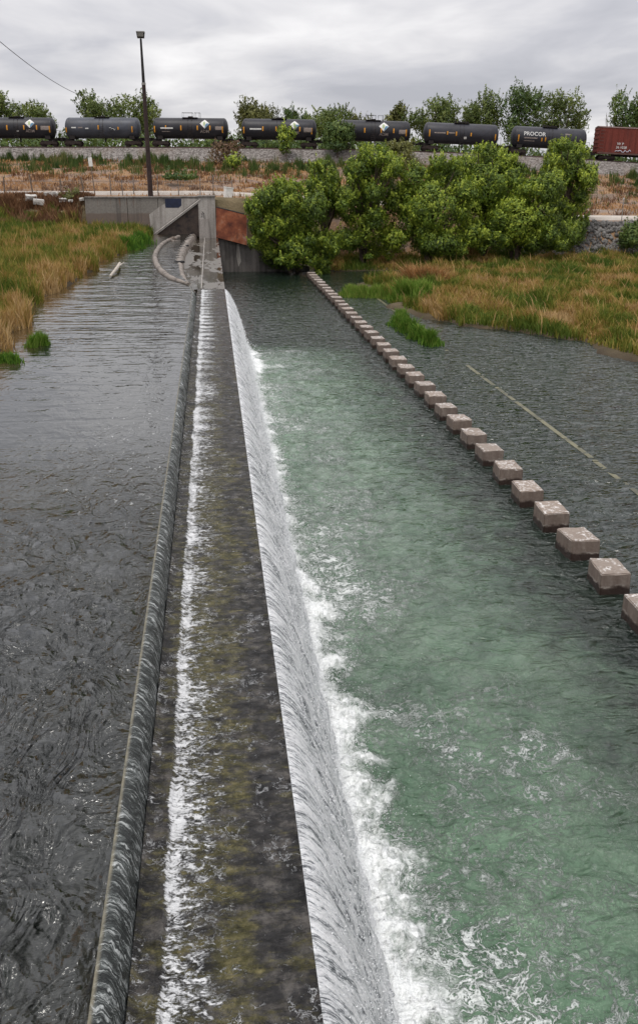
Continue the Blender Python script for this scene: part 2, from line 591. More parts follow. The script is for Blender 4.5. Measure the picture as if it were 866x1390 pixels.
# falling sheet: streaks along the flow (u along the weir, v down the fall, in metres)
m, t, o = newmat('falling_water')
u_, v_ = t.attr('u'), t.attr('v')
uv = t.add('CombineXYZ', {0: u_, 1: v_, 2: 0.0}).outputs[0]
wob = t.noise(t.map(uv, (1.3, .8, 1)), 1.0, 4, .6)
uw = t.math('ADD', u_, t.math('MULTIPLY', wob, .35))
uv2 = t.add('CombineXYZ', {0: uw, 1: v_, 2: 0.0}).outputs[0]
s1 = t.noise(t.map(uv2, (8, .9, 1)), 1.0, 6, .68)
s2 = t.noise(t.map(uv2, (26, 2.4, 1)), 1.0, 6, .72)
s3 = t.noise(t.map(uv2, (46, 13, 1)), 1.0, 5, .75)
clump = t.noise(t.map(uv, (1.6, 1.0, 1), loc=(4, 4, 0)), 1.0, 4, .6)
s = t.math('ADD', t.math('MULTIPLY', s1, .32), t.math('MULTIPLY', s2, .36))
s = t.math('ADD', s, t.math('MULTIPLY', s3, .32))
thr = t.rng(v_, 0.0, 3.9, -.005, .045, False)
s = t.math('ADD', s, thr)
s = t.math('ADD', s, t.math('MULTIPLY', t.math('SUBTRACT', clump, .5), .16))
f = t.rng(s, .415, .56)
c = t.ramp(f, [(0, (.10, .11, .12)), (.3, (.44, .455, .475)), (.6, (.80, .815, .83)), (1, (.95, .955, .96))])
b = t.bump(s, 1.0, .13)
finish(t, o, pbr(t, c, t.math('MULTIPLY_ADD', f, .3, .12), b, .5, 1.33))
MAT['fall'] = m

# thin flow over the mossy crest (x across the crest in metres)
m, t, o = newmat('crest_flow')
p = t.pos()
px, py, pz = t.xyz(p)
foam = t.attr('foam')
moss = t.attr('moss')
wobb = t.noise(p, 1.2, 3, .6)
fx = t.noise(t.map(p, (8.0, 13.0, 4)), 1.0, 7, .70, .8)
fx2 = t.noise(t.map(p, (26, 46, 6)), 1.0, 6, .7, .5)
fn = t.math('ADD', t.math('MULTIPLY', fx, .62), t.math('MULTIPLY', fx2, .38))
fn = t.math('MULTIPLY_ADD', t.math('SUBTRACT', fn, .5), 1.9, .5)
pat = t.noise(t.map(p, (1.0, 1.6, 1)), 1.0, 3, .6)
fsum = t.math('ADD', t.math('ADD', fn, t.math('MULTIPLY', foam, .34)), t.math('MULTIPLY', t.math('SUBTRACT', pat, .5), .40))
ff = t.math('MULTIPLY', t.rng(fsum, .70, .86), .92)
mn = t.noise(t.map(p, (3, 6, 3)), 1.0, 6, .7)
ms = t.rng(t.math('MULTIPLY_ADD', moss, .34, t.math('MULTIPLY_ADD', t.math('SUBTRACT', mn, .5), 1.6, .5)), .56, .90)
c = t.ramp(t.noise(p, 4, 6, .7), [(.35, (.006, .006, .007)), (.5, (.030, .028, .027)), (.64, (.11, .10, .09))])
mc = t.ramp(t.noise(p, 9, 5, .7), [(.3, (.02, .019, .008)), (.5, (.082, .074, .026)), (.7, (.22, .19, .09))])
c = t.mix(ms, c, mc)
lw = t.add('VectorMath', {0: p, 1: t.add('CombineXYZ', {0: t.math('MULTIPLY', t.noise(p, 3.0, 4, .6), .6), 1: t.math('MULTIPLY', t.noise(p, 3.4, 4, .6), .6), 2: 0.0}).outputs[0]}, operation='ADD').outputs[0]
ln = t.math('ABSOLUTE', t.math('SUBTRACT', t.noise(lw, 4.2, 6, .62), .5))
lc = t.math('MULTIPLY', t.rng(ln, .020, .002), t.rng(t.noise(p, 1.7, 3, .6), .50, .62))
ff = t.math('MAXIMUM', ff, t.math('MULTIPLY', lc, .75))
c = t.mix(ff, c, c4((.84, .85, .86)))
hh = t.noise(t.map(p, (3.0, 7.0, 1)), 1.0, 6, .65, .5)
h = t.math('ADD', t.math('MULTIPLY', hh, .8), t.math('MULTIPLY', ff, .2))
h = t.math('ADD', h, t.math('MULTIPLY', t.noise(p, 14, 5, .7), .25))
b = t.bump(h, 1.0, .20)
finish(t, o, pbr(t, c, t.math('MULTIPLY_ADD', ff, .45, .16), b, .5, 1.4))
MAT['crest'] = m

# water pouring over the rubber lip: fine curved filaments
m, t, o = newmat('lip_water')
u_, v_ = t.attr('u'), t.attr('v')
uv = t.add('CombineXYZ', {0: u_, 1: v_, 2: 0.0}).outputs[0]
wob = t.noise(t.map(uv, (3.2, 4.0, 1)), 1.0, 4, .62)
uw = t.math('ADD', u_, t.math('MULTIPLY', wob, .30))
uv2 = t.add('CombineXYZ', {0: uw, 1: v_, 2: 0.0}).outputs[0]
s = t.math('ADD', t.math('MULTIPLY', t.noise(t.map(uv2, (17, 3.5, 1)), 1.0, 5, .65), .5),
           t.math('MULTIPLY', t.noise(t.map(uv2, (58, 4.5, 1)), 1.0, 5, .65), .5))
f = t.rng(s, .45, .62)
c = t.ramp(f, [(0, (.022, .025, .025)), (.45, (.10, .112, .108)), (1, (.46, .48, .475))])
lichen = t.rng(v_, .045, .0)
c = t.mix(t.math('MULTIPLY', lichen, t.rng(t.noise(uv, 3, 4), .3, .6, .3, .9)), c, c4((.26, .235, .17)))
finish(t, o, pbr(t, c, .18, t.bump(s, 1.0, .04), .5, 1.33))
MAT['lip'] = m

# wet dry-ish crest beyond the flow: concrete with puddles
m, t, o = newmat('wet_concrete')
p = t.pos()
n1 = t.noise(t.map(p, (.9, .16, 1)), 1.0, 5, .6)
n2 = t.noise(p, 6, 6, .7)
pud = t.rng(n1, .44, .52)
c = t.ramp(n2, [(.3, (.06, .05, .036)), (.7, (.13, .11, .085))])
c = t.mix(pud, c, c4((.035, .028, .018)))
finish(t, o, pbr(t, c, t.math('MULTIPLY_ADD', pud, -.30, .36), t.bump(t.noise(t.map(p, (1, .5, 1)), 3, 3), .35, .008), .5))
MAT['wet'] = m

MAT['spray'] = m_plain('spray_white', (.94, .95, .96), .35, .04, 2)
# weir face behind the fall
MAT['weir'] = m_concrete('weir_concrete', (.12, .11, .10), (.03, .03, .025), .8)
MAT['sill'] = m_concrete('sill_concrete', (.15, .14, .075), (.04, .04, .022), .9, False, .4)

# ------------------------------------------------------------------ the lie of the land
WALL_Y = 103.5
CREST_X, CREST_Z, UP_Z, FALL_END = 0.70, 3.50, 3.90, 57.0
CAR_PX = [(27, 199, 'tank'), (142, 199, 'tank'), (260, 199.5, 'tank'), (379, 201, 'tank'), (505, 203, 'tank'),
          (623, 207, 'tank'), (741, 212.5, 'tank'), (872, 221, 'box')]


def track_y(x):
    return np.interp(x, [-200, -25, 80, 300], [160, 160, 148, 130])


_cars = []
for u, v, k in CAR_PX:
    y = 158.0
    for _ in range(6):
        P = aty(u, v, y)
        y = float(track_y(P[0]))
    _cars.append(tuple(aty(u, v, y)))
_tx = [-220] + [c[0] for c in _cars] + [120, 320]
_tz = [13.8] + [c[2] for c in _cars] + [9.8, 8.5]


def track_z(x):
    return np.interp(x, _tx, _tz)


def road_z(x):
    return np.interp(x, [-300, 0, 10, 45, 90, 300], [7.7, 7.7, 7.2, 4.7, 4.1, 4.0])


_sy = [-60, 20, 40, 50.5, 56.8, 61.4, 64, 70, 82, 95, 110]
_sx = [60, 48, 31, 23.4, 22, 19.7, 16.2, 14.6, 13.9, 14.2, 10]


def shore_r(y):
    return np.interp(y, _sy, _sx)


def shore_l(y):
    return np.interp(y, [-60, 20, 34.6, 39.6, 46, 59, 78, 95, 104], [-7.6, -7.5, -7.5, -7.7, -8.4, -8.2, -7.3, -6.1, -5.6])


def gz(x, y):
    x, y = np.asarray(x, float), np.asarray(y, float)
    wob = .35 * pn(x * .3, y * .3, 3) + .2 * pn(x * .9, y * .9, 5)
    # right, low river flat
    dr = x - shore_r(y) + 1.6 * pn(x * .25, y * .25, 9)
    zr = -1.3 + 1.5 * ss(-2.2, .9, dr) + .35 * ss(0, 14, dr) + .12 * wob
    pond = ss(1.0, .55, np.sqrt(((x - 17) / 6.5) ** 2 + ((y - 99) / 5.0) ** 2))
    zr = zr - pond * .8
    dl = shore_l(y) - x + .7 * pn(x * .3, y * .3, 19)
    zl = 2.9 + 1.35 * ss(-1.0, .6, dl) + .5 * ss(0, 16, dl) + .12 * wob
    low = np.where(x > -.2, zr, zl)
    yb = np.interp(x, [-60, -14.5, -12.9, 5, 10], [98, 99.5, 103.75, 103.75, 110.5])
    wd = np.interp(x, [-60, -14.5, -12.9, 5, 10], [9, 8, .5, .8, 4.5])
    rz = road_z(x)
    k = ss(0, 1, (y - yb) / wd)
    z = low + (rz - .15 - low) * k
    ty, tz = track_y(x), track_z(x)
    q = np.clip((y - 121) / (ty - 5.0 - 121), 0, 1)
    emb = rz + (tz - 2.1 - rz) * q ** 1.15 + wob * .8 * np.sin(np.pi * q) ** .5
    z = np.where(y > 121, emb, z)
    z = np.where(y > ty - 5.0, tz - 2.1 + .9 * ss(ty - 5, ty + 8, y), z)
    return z


xs = np.unique(np.round(np.concatenate([np.linspace(-700, -60, 14), np.arange(-60, -16, 1.0), np.arange(-16, -1, .4), [-.6, -.3, -.1, .3],
                                        np.arange(.7, 14, .5), np.arange(14, 95, .9), np.linspace(96, 900, 16)]), 3))
ys = np.unique(np.round(np.concatenate([np.linspace(-200, -10, 8), np.arange(-8, 98, 1.2), np.arange(98, 116, .4), np.arange(116, 175, 1.0),
                                        np.linspace(176, 1500, 22)]), 3))
Xg, Yg = np.meshgrid(xs, ys)
Zg = gz(Xg, Yg)
emb = ss(104, 112, Yg)
dryA = np.clip(emb * (1.0 + .3 * fbm(Xg * .15, Yg * .2, 41)), 0, 1)
gravA = ss(.1, .5, pn(Xg * .08, Yg * .3, 44)) * ss(119, 122, Yg) * ss(134, 126, Yg) * .7
mudA = np.where((Yg < 104) & (Xg > -.2), ss(.35, .05, Zg), np.where(Yg < 104, ss(4.15, 3.95, Zg), 0))
raw('ground', np.stack([Xg, Yg, Zg], -1).reshape(-1, 3), [grid_faces(len(ys), len(xs))], MAT['terrain'],
    attrs={'dry': dryA.ravel(), 'gravel': gravA.ravel(), 'mud': mudA.ravel()}, smooth=True, kind='structure')

# service road along the foot of the railway bank
rx = np.concatenate([np.linspace(-300, -40, 10), np.arange(-38, 100, 2.0), np.linspace(102, 300, 10)])
prof = [(115.0, -.45), (115.2, .10), (118.0, .16), (120.6, .14), (120.8, -.4)]
V = np.array([[(x, y + .25 * math.sin(x * .12), road_z(x) + .06 + dz) for y, dz in prof] for x in rx]).reshape(-1, 3)
raw('road', V, [grid_faces(len(rx), len(prof))], MAT['road'], smooth=True, kind='structure')

# railway: ballast bed and rails
tx = np.concatenate([np.linspace(-220, -60, 10), np.arange(-56, 110, 2.0), np.linspace(112, 300, 10)])
bprof = [(-5.6, -2.25), (-5.0, -2.0), (-3.6, -1.05), (-2.3, -.22), (2.3, -.22), (3.6, -1.0), (6.0, -1.6)]
V = []
for x in tx:
    for a, dz in bprof:
        j = .12 * float(pn(np.array(x * .7), np.array(a * 3.1), 77)) if dz < -.3 else 0
        V.append((x, track_y(x) + a, track_z(x) + dz + j))
raw('track_bed', V, [grid_faces(len(tx), len(bprof))], MAT['ballast'], smooth=True, kind='structure')
trk = empty('railway_track', (0, float(track_y(0)), float(track_z(0)) - .2))
trk['kind'] = 'structure'
for s_ in (-.72, .72):
    mb = MB()
    pts = [(x, track_y(x) + s_ - trk.location.y, track_z(x) - .10 - trk.location.z) for x in tx]
    b0 = len(mb.v)
    for p_ in pts:
        for a, b in ((-.07, -.09), (.07, -.09), (.04, .09), (-.04, .09)):
            mb.v.append((p_[0], p_[1] + a, p_[2] + b))
    for i in range(len(pts) - 1):
        for k in range(4):
            j = (k + 1) % 4
            mb.f.append((i * 4 + k, i * 4 + j, i * 4 + 4 + j, i * 4 + 4 + k))
    mb.build('rail', MAT['rail'], trk)
for i, x in enumerate(np.arange(-46, 92, .62)[:300]):
    if i == 0:
        tie = MB().box((0, 0, 0), (.23, 2.5, .16)).mesh('sleeper', MAT['wood_post'])
    o_ = bpy.data.objects.new('sleeper', tie)
    o_.location = (x, float(track_y(x)) - trk.location.y, float(track_z(x)) - .265 - trk.location.z)
    fin(o_, trk)

# ------------------------------------------------------------------ rows used by all the water meshes
yr = [-4.0]
while yr[-1] < FALL_END:
    yr.append(yr[-1] + (.07 if yr[-1] < 4.2 else max(.026, .0052 * yr[-1])))
yr = np.array(yr)
yr[-1] = FALL_END
yfar = np.concatenate([yr, np.arange(FALL_END + .3, 104, .4)])


def lip_x(y):
    return np.interp(y, [0, 50, 53, 57.1, 62.6, 71.5, 85.5, 96, 104], [-1.12, -1.12, -1.16, -1.46, -2.04, -2.42, -2.40, -2.15, -1.75])


# upstream river
q = np.concatenate([np.linspace(0, 1.2, 60)[:-1], np.linspace(1.2, 7.5, 110)[:-1], np.linspace(7.5, 14, 14)[:-1], np.linspace(14, 60, 5)])
Q, Y = np.meshgrid(q, yfar)
X = lip_x(Y) - Q
amp = .006 + .049 * ss(24, 9, Y)
Z = UP_Z + amp * (fbm(X * 1.0 + .8 * pn(X * .7, Y * .7, 24), Y * 1.0 + X * .6, 21, 4) - .5 * np.abs(fbm(X * 1.6, Y * 1.2 + X, 25, 3))) * ss(0, .6, Q) + .010 * np.sin(Y * 2.6 + X * 1.1 + 3 * pn(X * .2, Y * .2, 8)) * ss(30, 45, Y) * ss(0, 1, Q)
Z -= .012 * ss(.35, 0, Q)
Y2, yk = Y, None
sh = ss(1.6, .2, X - shore_l(Y)) * .8
fo = ss(4.5, .3, Q) * ss(32, 26, Y) * ss(14, 20, Y) * .9 + ss(2.2, .2, Q) * ss(18, 10, Y) * .15
raw('upstream_river', np.stack([X, Y, Z], -1).reshape(-1, 3), [grid_faces(len(yfar), len(q))], MAT['upwater'],
    attrs={'shallow': sh.ravel(), 'foam': fo.ravel()}, smooth=True, kind='structure')

# downstream pool
q = np.concatenate([np.arange(CREST_X - .05, 4.2, .035), np.arange(4.2, 12, .11), np.arange(12, 30, .35), np.linspace(30, 70, 8)])
ypool = np.concatenate([yr[::1], np.arange(FALL_END + .3, 112, .45)])
X, Y = np.meshgrid(q, ypool)
nz1 = fbm(X * .8, Y * .8, 51, 4)
foot = 2.26 + .32 * ss(34, 8, Y) + .35 * fbm(Y * .9, Y * 0 + 2.2, 52, 3) + .25 * nz1
act = ss(FALL_END + .6, FALL_END - 1.5, Y)
D = np.clip(1 - (X - foot + .55) / (1.15 + .5 * ss(30, 10, Y)), 0, 1) ** 1.1 * act
tongue = ss(57, 54.5, Y) * ss(46, 51, Y) * ss(8.5, 2.0, X) * (.5 + .6 * pn(Y * 1.0, X * .12, 53))
D = np.clip(D + .66 * np.clip(tongue, 0, 1), 0, 1)
lace = (.44 * ss(8.0, 2.3, X) + .12 * ss(10.5, 7, X)) * act * (1 + .8 * pn(X * .25, Y * .2, 54)) * (.80 + .20 * ss(20, 10, Y))
foamA = np.clip(np.maximum(D, lace), 0, 1)
aer = ss(9.6, 4.2, X + .9 * pn(X * .3, Y * .25, 55)) * ss(60, 51, Y) * (.62 + .38 * ss(4.5, 2.2, X) * ss(20, 40, Y) + .25 * ss(22, 9, Y))
Z = (.030 + .055 * act * ss(9, 3, X)) * (fbm(X * 1.4, Y * 1.5, 56, 4) - .6 * np.abs(fbm(X * 1.1, Y * 1.3, 59, 4)))
Z += act * ss(foot + .5, foot - .6, X) * (.13 + .15 * np.abs(fbm(X * 3.2, Y * 3.2, 57, 4)))
Z += ss(foot + .3, foot - .3, X) * act * .05 * fbm(X * 9, Y * 9, 58, 2)
raw('downstream_pool', np.stack([X, Y, Z], -1).reshape(-1, 3), [grid_faces(len(ypool), len(q))], MAT['pool'],
    attrs={'foam': D.ravel(), 'lace': foamA.ravel(), 'aer': np.clip(aer, 0, 1).ravel(), 'milk': (.48 * ss(8.5, 3.0, X) * ss(58, 53, Y) * ss(9, 28, Y)).ravel()}, smooth=True, kind='structure')

# ------------------------------------------------------------------ the weir
weir = empty('weir', (0, 50, 0), 'long straight concrete weir with mossy crest running away from the camera', 'weir')


def wloc(V):
    V = np.array(V, float)
    V[..., 1] -= 50
    return V


def wbox(name, x0, x1, y0, y1, z0, z1, mat):
    return MB().box(((x0 + x1) / 2, (y0 + y1) / 2 - 50, (z0 + z1) / 2), (x1 - x0, y1 - y0, z1 - z0)).build(name, mat, weir)


wbox('wall', -.98, .66, -30, WALL_Y + .4, -1.4, 3.30, MAT['weir'])
# crest slabs left dry beyond the flow, with recessed joints
wbox('bed', -2.9, -.99, 54.0, WALL_Y + .4, 2.6, 3.38, MAT['seam'])
yy = FALL_END + .02
k = 0
while yy < WALL_Y:
    y1 = min(yy + 4.6 + (k % 3) * .5, WALL_Y + .2)
    wbox('slab', -.64, CREST_X, yy + .03, y1 - .03, 3.28, 3.50 - .003 * (k % 2), MAT['wet'])
    wbox('slab', -2.75, -.70, yy + .03, y1 - .03, 3.28, 3.485 - .003 * (k % 3), MAT['wet'])
    yy = y1
    k += 1
wbox('joint_strip', -.695, -.645, FALL_END + .3, WALL_Y, 3.30, 3.56, MAT['concrete_pale'])

# thin flow over the crest
q = np.concatenate([np.linspace(-.88, -.40, 40)[:-1], np.linspace(-.40, CREST_X, 56)])
X, Y = np.meshgrid(q, yr)
step = .045 * ss(-.62 + .03, -.62 - .03, X + .025 * fbm(Y * 1.2, Y * 0, 61, 3))
Z = 3.50 + step + .010 * fbm(X * 5, Y * 7, 62, 4) * ss(CREST_X, CREST_X - .15, X)
Z += .035 * ss(-.80, -.88, X)
Z += .022 * ss(-.66, -.56, X) * ss(-.30, -.48, X) * np.abs(fbm(X * 9, Y * 12, 63, 3))
e1 = .04 * fbm(Y * 1.1, Y * 0 + .3, 64, 3)
fade = ss(17, 42, Y)
foam = ss(-.68, -.62, X + e1) * (.26 * ss(-.44, -.54, X + e1) + .64 * ss(.22 + .35 * fade, -.50, X + e1 * 3)) * (1.0 + .35 * pn(Y * 1.1, Y * 0, 65))
foam += .32 * ss(-.66, -.80, X) * (.5 + pn(Y * 1.6, X * 2, 68)) + .10
per = .5 + .5 * np.cos(2 * np.pi * Y / 1.04 + .8 * pn(Y * .4, Y * 0, 66))
foam += fade * .50 * (per - .32) * ss(.35, -.4, X)
moss = ss(-.9, -.5, X) * ss(.42, .02, X + .35 * pn(Y * .35, Y * 0, 67)) * .75 + .55 * ss(.5, .68, X) * ss(0, .4, pn(Y * .2, X * 0, 69)) + .25 * ss(.1, .5, pn(X * 1.2, Y * .25, 70))
moss = moss * (1 - .5 * fade) + .2 * ss(-.66, -.8, X)
raw('crest_stream', np.stack([X, Y, Z], -1).reshape(-1, 3), [grid_faces(len(yr), len(q))], MAT['crest'],
    attrs={'foam': np.clip(foam, 0, 1.2).ravel(), 'moss': np.clip(moss, 0, 1).ravel()}, smooth=True, kind='structure')

# rubber lip that holds the upper pool, with the water sliding over it
lp = [(-.10, -.45, 0.0), (-.03, -.06, 0), (.0, .0, .0), (.05, .012, .05), (.10, -.015, .10), (.15, -.075, .17), (.19, -.16, .27), (.225, -.26, .37), (.235, -.345, .46), (.25, -.40, .54)]
lpd = []
for a, b in zip(lp, lp[1:]):
    for k in range(3):
        lpd.append(tuple(a[i] + (b[i] - a[i]) * k / 3 for i in range(3)))
lpd.append(lp[-1])
lpd = np.array(lpd)
yl = yr[yr < 56.8]
wr = np.abs(np.sin(np.pi * (yl / 1.04 + .35 * pn(yl * .5, yl * 0, 71))))
notch = np.exp(-(wr / .16) ** 2) * (.3 + .7 * ss(12, 26, yl)) + .25 * fbm(yl * 2.5, yl * 0, 72, 3)
X = lip_x(yl)[:, None] + lpd[None, :, 0] * (1 - (.10 + .18 * ss(12, 24, yl))[:, None] * notch[:, None]) + .012 * fbm(yl * 3, yl * 0, 73, 3)[:, None] * (lpd[None, :, 2] > .05)
Z = UP_Z - .004 + lpd[None, :, 1] * np.ones_like(X) - (.030 + .035 * ss(12, 24, yl))[:, None] * np.clip(notch, 0, 1)[:, None] * (lpd[None, :, 2] > .04)
Y = np.broadcast_to(yl[:, None], X.shape) - lpd[None, :, 2] * .12
Uu = np.broadcast_to(yl[:, None], X.shape)
Vv = np.broadcast_to(lpd[None, :, 2], X.shape)
raw('lip_stream', np.stack([X, Y, Z], -1).reshape(-1, 3), [grid_faces(len(yl), len(lpd))], MAT['lip'],
    attrs={'u': Uu.ravel(), 'v': Vv.ravel()}, smooth=True, kind='structure')

# the falling sheet
tt = np.linspace(0, 1, 64) ** 1.05
X0, Y = np.meshgrid(tt, yr)
edge = ss(FALL_END, FALL_END - 2.2, Y)
str_ = fbm(Y * 4.5, X0 * 3.0, 81, 4) * .075 + fbm(Y * 18, X0 * 6.0, 82, 2) * .028 + fbm(Y * 7, X0 * 9.0, 84, 3) * .09 * X0 ** 3
big = .10 * fbm(Y * .8, X0 * .8, 83, 3)
thr = 1.22
X = CREST_X - .015 + thr * X0 * (1 + big * X0 * .7) + str_ * ss(.03, .6, X0)
Z = CREST_Z + .005 - .10 * X0 - 3.5 * X0 ** 1.75 + str_ * .4 * ss(.03, .6, X0)
Yd = Y - .10 * X0 * (1 - edge)
L = np.concatenate([np.zeros((len(yr), 1)), np.cumsum(np.hypot(np.diff(X, axis=1), np.diff(Z, axis=1)), 1)], 1)
raw('waterfall', np.stack([X, Yd, Z], -1).reshape(-1, 3), [grid_faces(len(yr), len(tt))], MAT['fall'],
    attrs={'u': Y.ravel(), 'v': L.ravel()}, smooth=True, kind='structure')

# spray thrown up where the sheet lands, and drops shaken off the sheet
n = 36000
yy = 3 + 54 * rng.random(n) ** 1.9
nf = .95 * ss(40, 10, yy)
dist = rng.exponential(.22, n) * (.75 + .9 * ss(40, 10, yy))
xx = 1.62 + .22 * rng.normal(size=n) + dist + .25 * nf * rng.random(n)
zz = .12 + np.abs(rng.normal(size=n)) * .22 * np.exp(-((xx - 1.9) / .8) ** 2) + .02
gate = pn(yy * 2.0, xx * 2.0, 91) + .5 * pn(yy * 6, xx * 6, 92) > -.15
xx, yy, zz = xx[gate], yy[gate], zz[gate]
n2 = 34000
yb2 = 3 + 53.5 * rng.random(n2) ** 1.7
tb = rng.random(n2) ** .45
xx = np.concatenate([xx, CREST_X + thr * tb + .02 + rng.exponential(.07, n2) * tb ** 2 + .25 * ss(.85, 1, tb) * rng.random(n2)])
yy = np.concatenate([yy, yb2])
zz = np.concatenate([zz, CREST_Z - .10 * tb - 3.5 * tb ** 1.75 + .03 + .05 * rng.random(n2)])
ok = zz > .02
xx, yy, zz = xx[ok], yy[ok], zz[ok]
n = len(xx)
r_ = (.0022 + .006 * rng.random(n) ** 3) * (.7 + .024 * np.maximum(yy, 8))
octv = np.array([(1, 1, 1), (-1, -1, 1), (-1, 1, -1), (1, -1, -1)], float) * .75
octf = np.array([(0, 2, 1), (0, 1, 3), (0, 3, 2), (1, 2, 3)])
st = 1 + 1.2 * rng.random((n, 1, 3)) * np.array([.6, .3, 1.0])
V = np.stack([xx, yy, zz], -1)[:, None, :] + octv[None] * r_[:, None, None] * st
Fc = octf[None] + (np.arange(n) * 4)[:, None, None]
raw('spray', V.reshape(-1, 3), [Fc.reshape(-1, 3)], MAT['spray'], kind='stuff', smooth=True)

# ------------------------------------------------------------------ baffle blocks
ORD = ['first', 'second', 'third', 'fourth', 'fifth', 'sixth', 'seventh', 'eighth', 'ninth', 'tenth', 'eleventh', 'twelfth', 'thirteenth',
       'fourteenth', 'fifteenth', 'sixteenth', 'seventeenth', 'eighteenth', 'nineteenth', 'twentieth']
bl_meshes = []
for k in range(12):
    bm = bmesh.new()
    bmesh.ops.create_cube(bm, size=1)
    rr = random.Random(40 + k)
    for v in bm.verts:
        v.co.x *= .76
        v.co.y *= 1.06
        v.co.z = v.co.z * 1.45 - .725 + .56
        if v.co.z < 0:
            v.co.x *= 1.05
            v.co.y *= 1.03
        v.co += Vector((rr.uniform(-.03, .03), rr.uniform(-.03, .03), rr.uniform(-.022, .018)))
    bmesh.ops.bevel(bm, geom=list(bm.edges), offset=.022, segments=2, affect='EDGES')
    bmesh.ops.subdivide_edges(bm, edges=[e for e in bm.edges if e.calc_length() > .3], cuts=3, use_grid_fill=True)
    for v in bm.verts:
        v.co += Vector([rr.gauss(0, .006) for _ in range(3)])
    me = bpy.data.meshes.new('baffle_block')
    bm.to_mesh(me)
    bm.free()
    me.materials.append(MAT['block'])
    bl_meshes.append(me)
NB = 36
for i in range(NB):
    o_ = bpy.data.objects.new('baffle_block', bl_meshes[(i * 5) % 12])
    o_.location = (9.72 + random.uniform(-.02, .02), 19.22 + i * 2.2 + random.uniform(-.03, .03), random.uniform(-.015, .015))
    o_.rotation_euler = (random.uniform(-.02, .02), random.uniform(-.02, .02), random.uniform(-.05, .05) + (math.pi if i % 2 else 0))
    if i == 0:
        lab = 'brown concrete block cut by the right picture edge, nearest of the row across the pool'
    elif i < 20:
        lab = 'brown concrete baffle block in the pool, %s of the row from the near end' % ORD[i]
    else:
        j = NB - 1 - i
        lab = 'small distant concrete baffle block in the pool, %s of the row from the far end' % ORD[j] if j else \
            'farthest concrete baffle block of the row, under the overhanging willow'
    fin(o_, None, lab, 'block', 'row of concrete baffle blocks in the pool')

# end sill just under the surface of the pool
sill = empty('end_sill', (13.6, 58, -.4), 'long straight pale sill awash in the pool right of the blocks', 'sill')
for k in range(28):
    MB().box((random.uniform(-.015, .015), -43 + 3.1 * k, .204 + random.uniform(-.008, .008) - (.02 if 52 < 15 + 3.1 * k < 70 or k > 21 else 0)), (.20, 3.04, .4)).build('kerb', MAT['sill'], sill)

# ------------------------------------------------------------------ far abutment of the weir
def px_prism(pxs, y0, y1):
    """a solid whose outline is given on the plane y0 (its front), running back to y1"""
    f = [aty(u, v, y0) for u, v in pxs]
    b = [(p[0], y1, p[2]) for p in f]
    return f, b


ab = empty('abutment_wall', (-6.5, WALL_Y, 3.2), 'stained concrete abutment wall at the far end of the weir', 'wall')


def under(par, name, mb, mat, smooth=False):
    l = par.location
    mb.v = [(v[0] - l.x, v[1] - l.y, v[2] - l.z) for v in mb.v]
    return mb.build(name, mat, par, smooth)


def ring_solid(front, back):
    return MB().hull(front, back)


x0w, x1w = aty(115, 268, WALL_Y)[0], aty(270, 268, WALL_Y)[0]
ztop = 7.55
edges = [x0w, x0w + 4.25, x0w + 7.35, x1w]
for a, b in zip(edges, edges[1:]):
    under(ab, 'panel', MB().box(((a + b) / 2, WALL_Y + .35, (ztop + 2.7) / 2), (b - a - .05, .7, ztop - 2.7)), MAT['abut'])
under(ab, 'backing', MB().box(((x0w + x1w) / 2, WALL_Y + .45, (ztop + 2.6) / 2), (x1w - x0w - .04, .6, ztop - 2.9)), MAT['seam'])
under(ab, 'coping', MB().box(((x0w + x1w) / 2, WALL_Y + .33, ztop + .05), (x1w - x0w, .86, .10)), MAT['concrete'])
f, b = px_prism([(206, 319), (203, 291), (218, 280), (236, 269.5), (270.4, 269.5)], WALL_Y - .06, WALL_Y + .1)
under(ab, 'pale_slope', ring_solid(f, b), MAT['concrete_pale'])['label'] = 'pale weathered concrete patch beside the sloping pipes'
f, b = px_prism([(209, 321), (271.5, 273), (271.5, 321)], WALL_Y - .32, WALL_Y + .1)
under(ab, 'sooty_wedge', ring_solid(f, b), MAT['concrete_black'])['label'] = 'triangular wedge wall blackened with soot'
for du, dv, r_ in ((0, 0, .10), (2.2, 1.9, .07)):
    p0, p1 = aty(209 + du * .2, 318.5 + dv, WALL_Y - .40), aty(272, 271 + dv, WALL_Y - .40)
    under(ab, 'clamp_pipe', MB().tube([p0, p1], r_, 10), MAT['concrete_pale'], True)
f, b = px_prism([(224, 269.6), (246.5, 269.6), (246.5, 279), (243, 282), (225, 282)], WALL_Y - .075, WALL_Y - .055)
under(ab, 'painted_patch', ring_solid(f, b), MAT['blue_paint'])['label'] = 'dark blue painted patch on the concrete'

pil = empty('abutment_pillar', (-.3, WALL_Y - .2, 3.3), 'pale concrete pillar with scrawled tag at the far end of the weir', 'pillar')
xa, xb = aty(270, 300, WALL_Y - .5)[0], aty(293, 300, WALL_Y - .5)[0]
f = [(xa, WALL_Y - .45, 3.2), (xb, WALL_Y - .45, 3.2), (xb, WALL_Y - .45, 7.62), (xa, WALL_Y - .45, 7.62)]
under(pil, 'shaft', MB().hull(f, [(p[0], WALL_Y + .75, p[2]) for p in f]), MAT['concrete_pale'])
f = [(xa + .02, WALL_Y - .85, 3.2), (xb - .55, WALL_Y - .85, 3.2), (xb - .75, WALL_Y - .5, 5.4), (xa + .02, WALL_Y - .5, 5.4)]
under(pil, 'foot', MB().hull(f, [(p[0], WALL_Y - .4, p[2]) for p in f]), MAT['concrete'])
under(pil, 'cap', MB().box(((xa + xb) / 2, WALL_Y + .12, 7.68), (xb - xa + .1, 1.36, .12)), MAT['concrete'])
mb = MB()
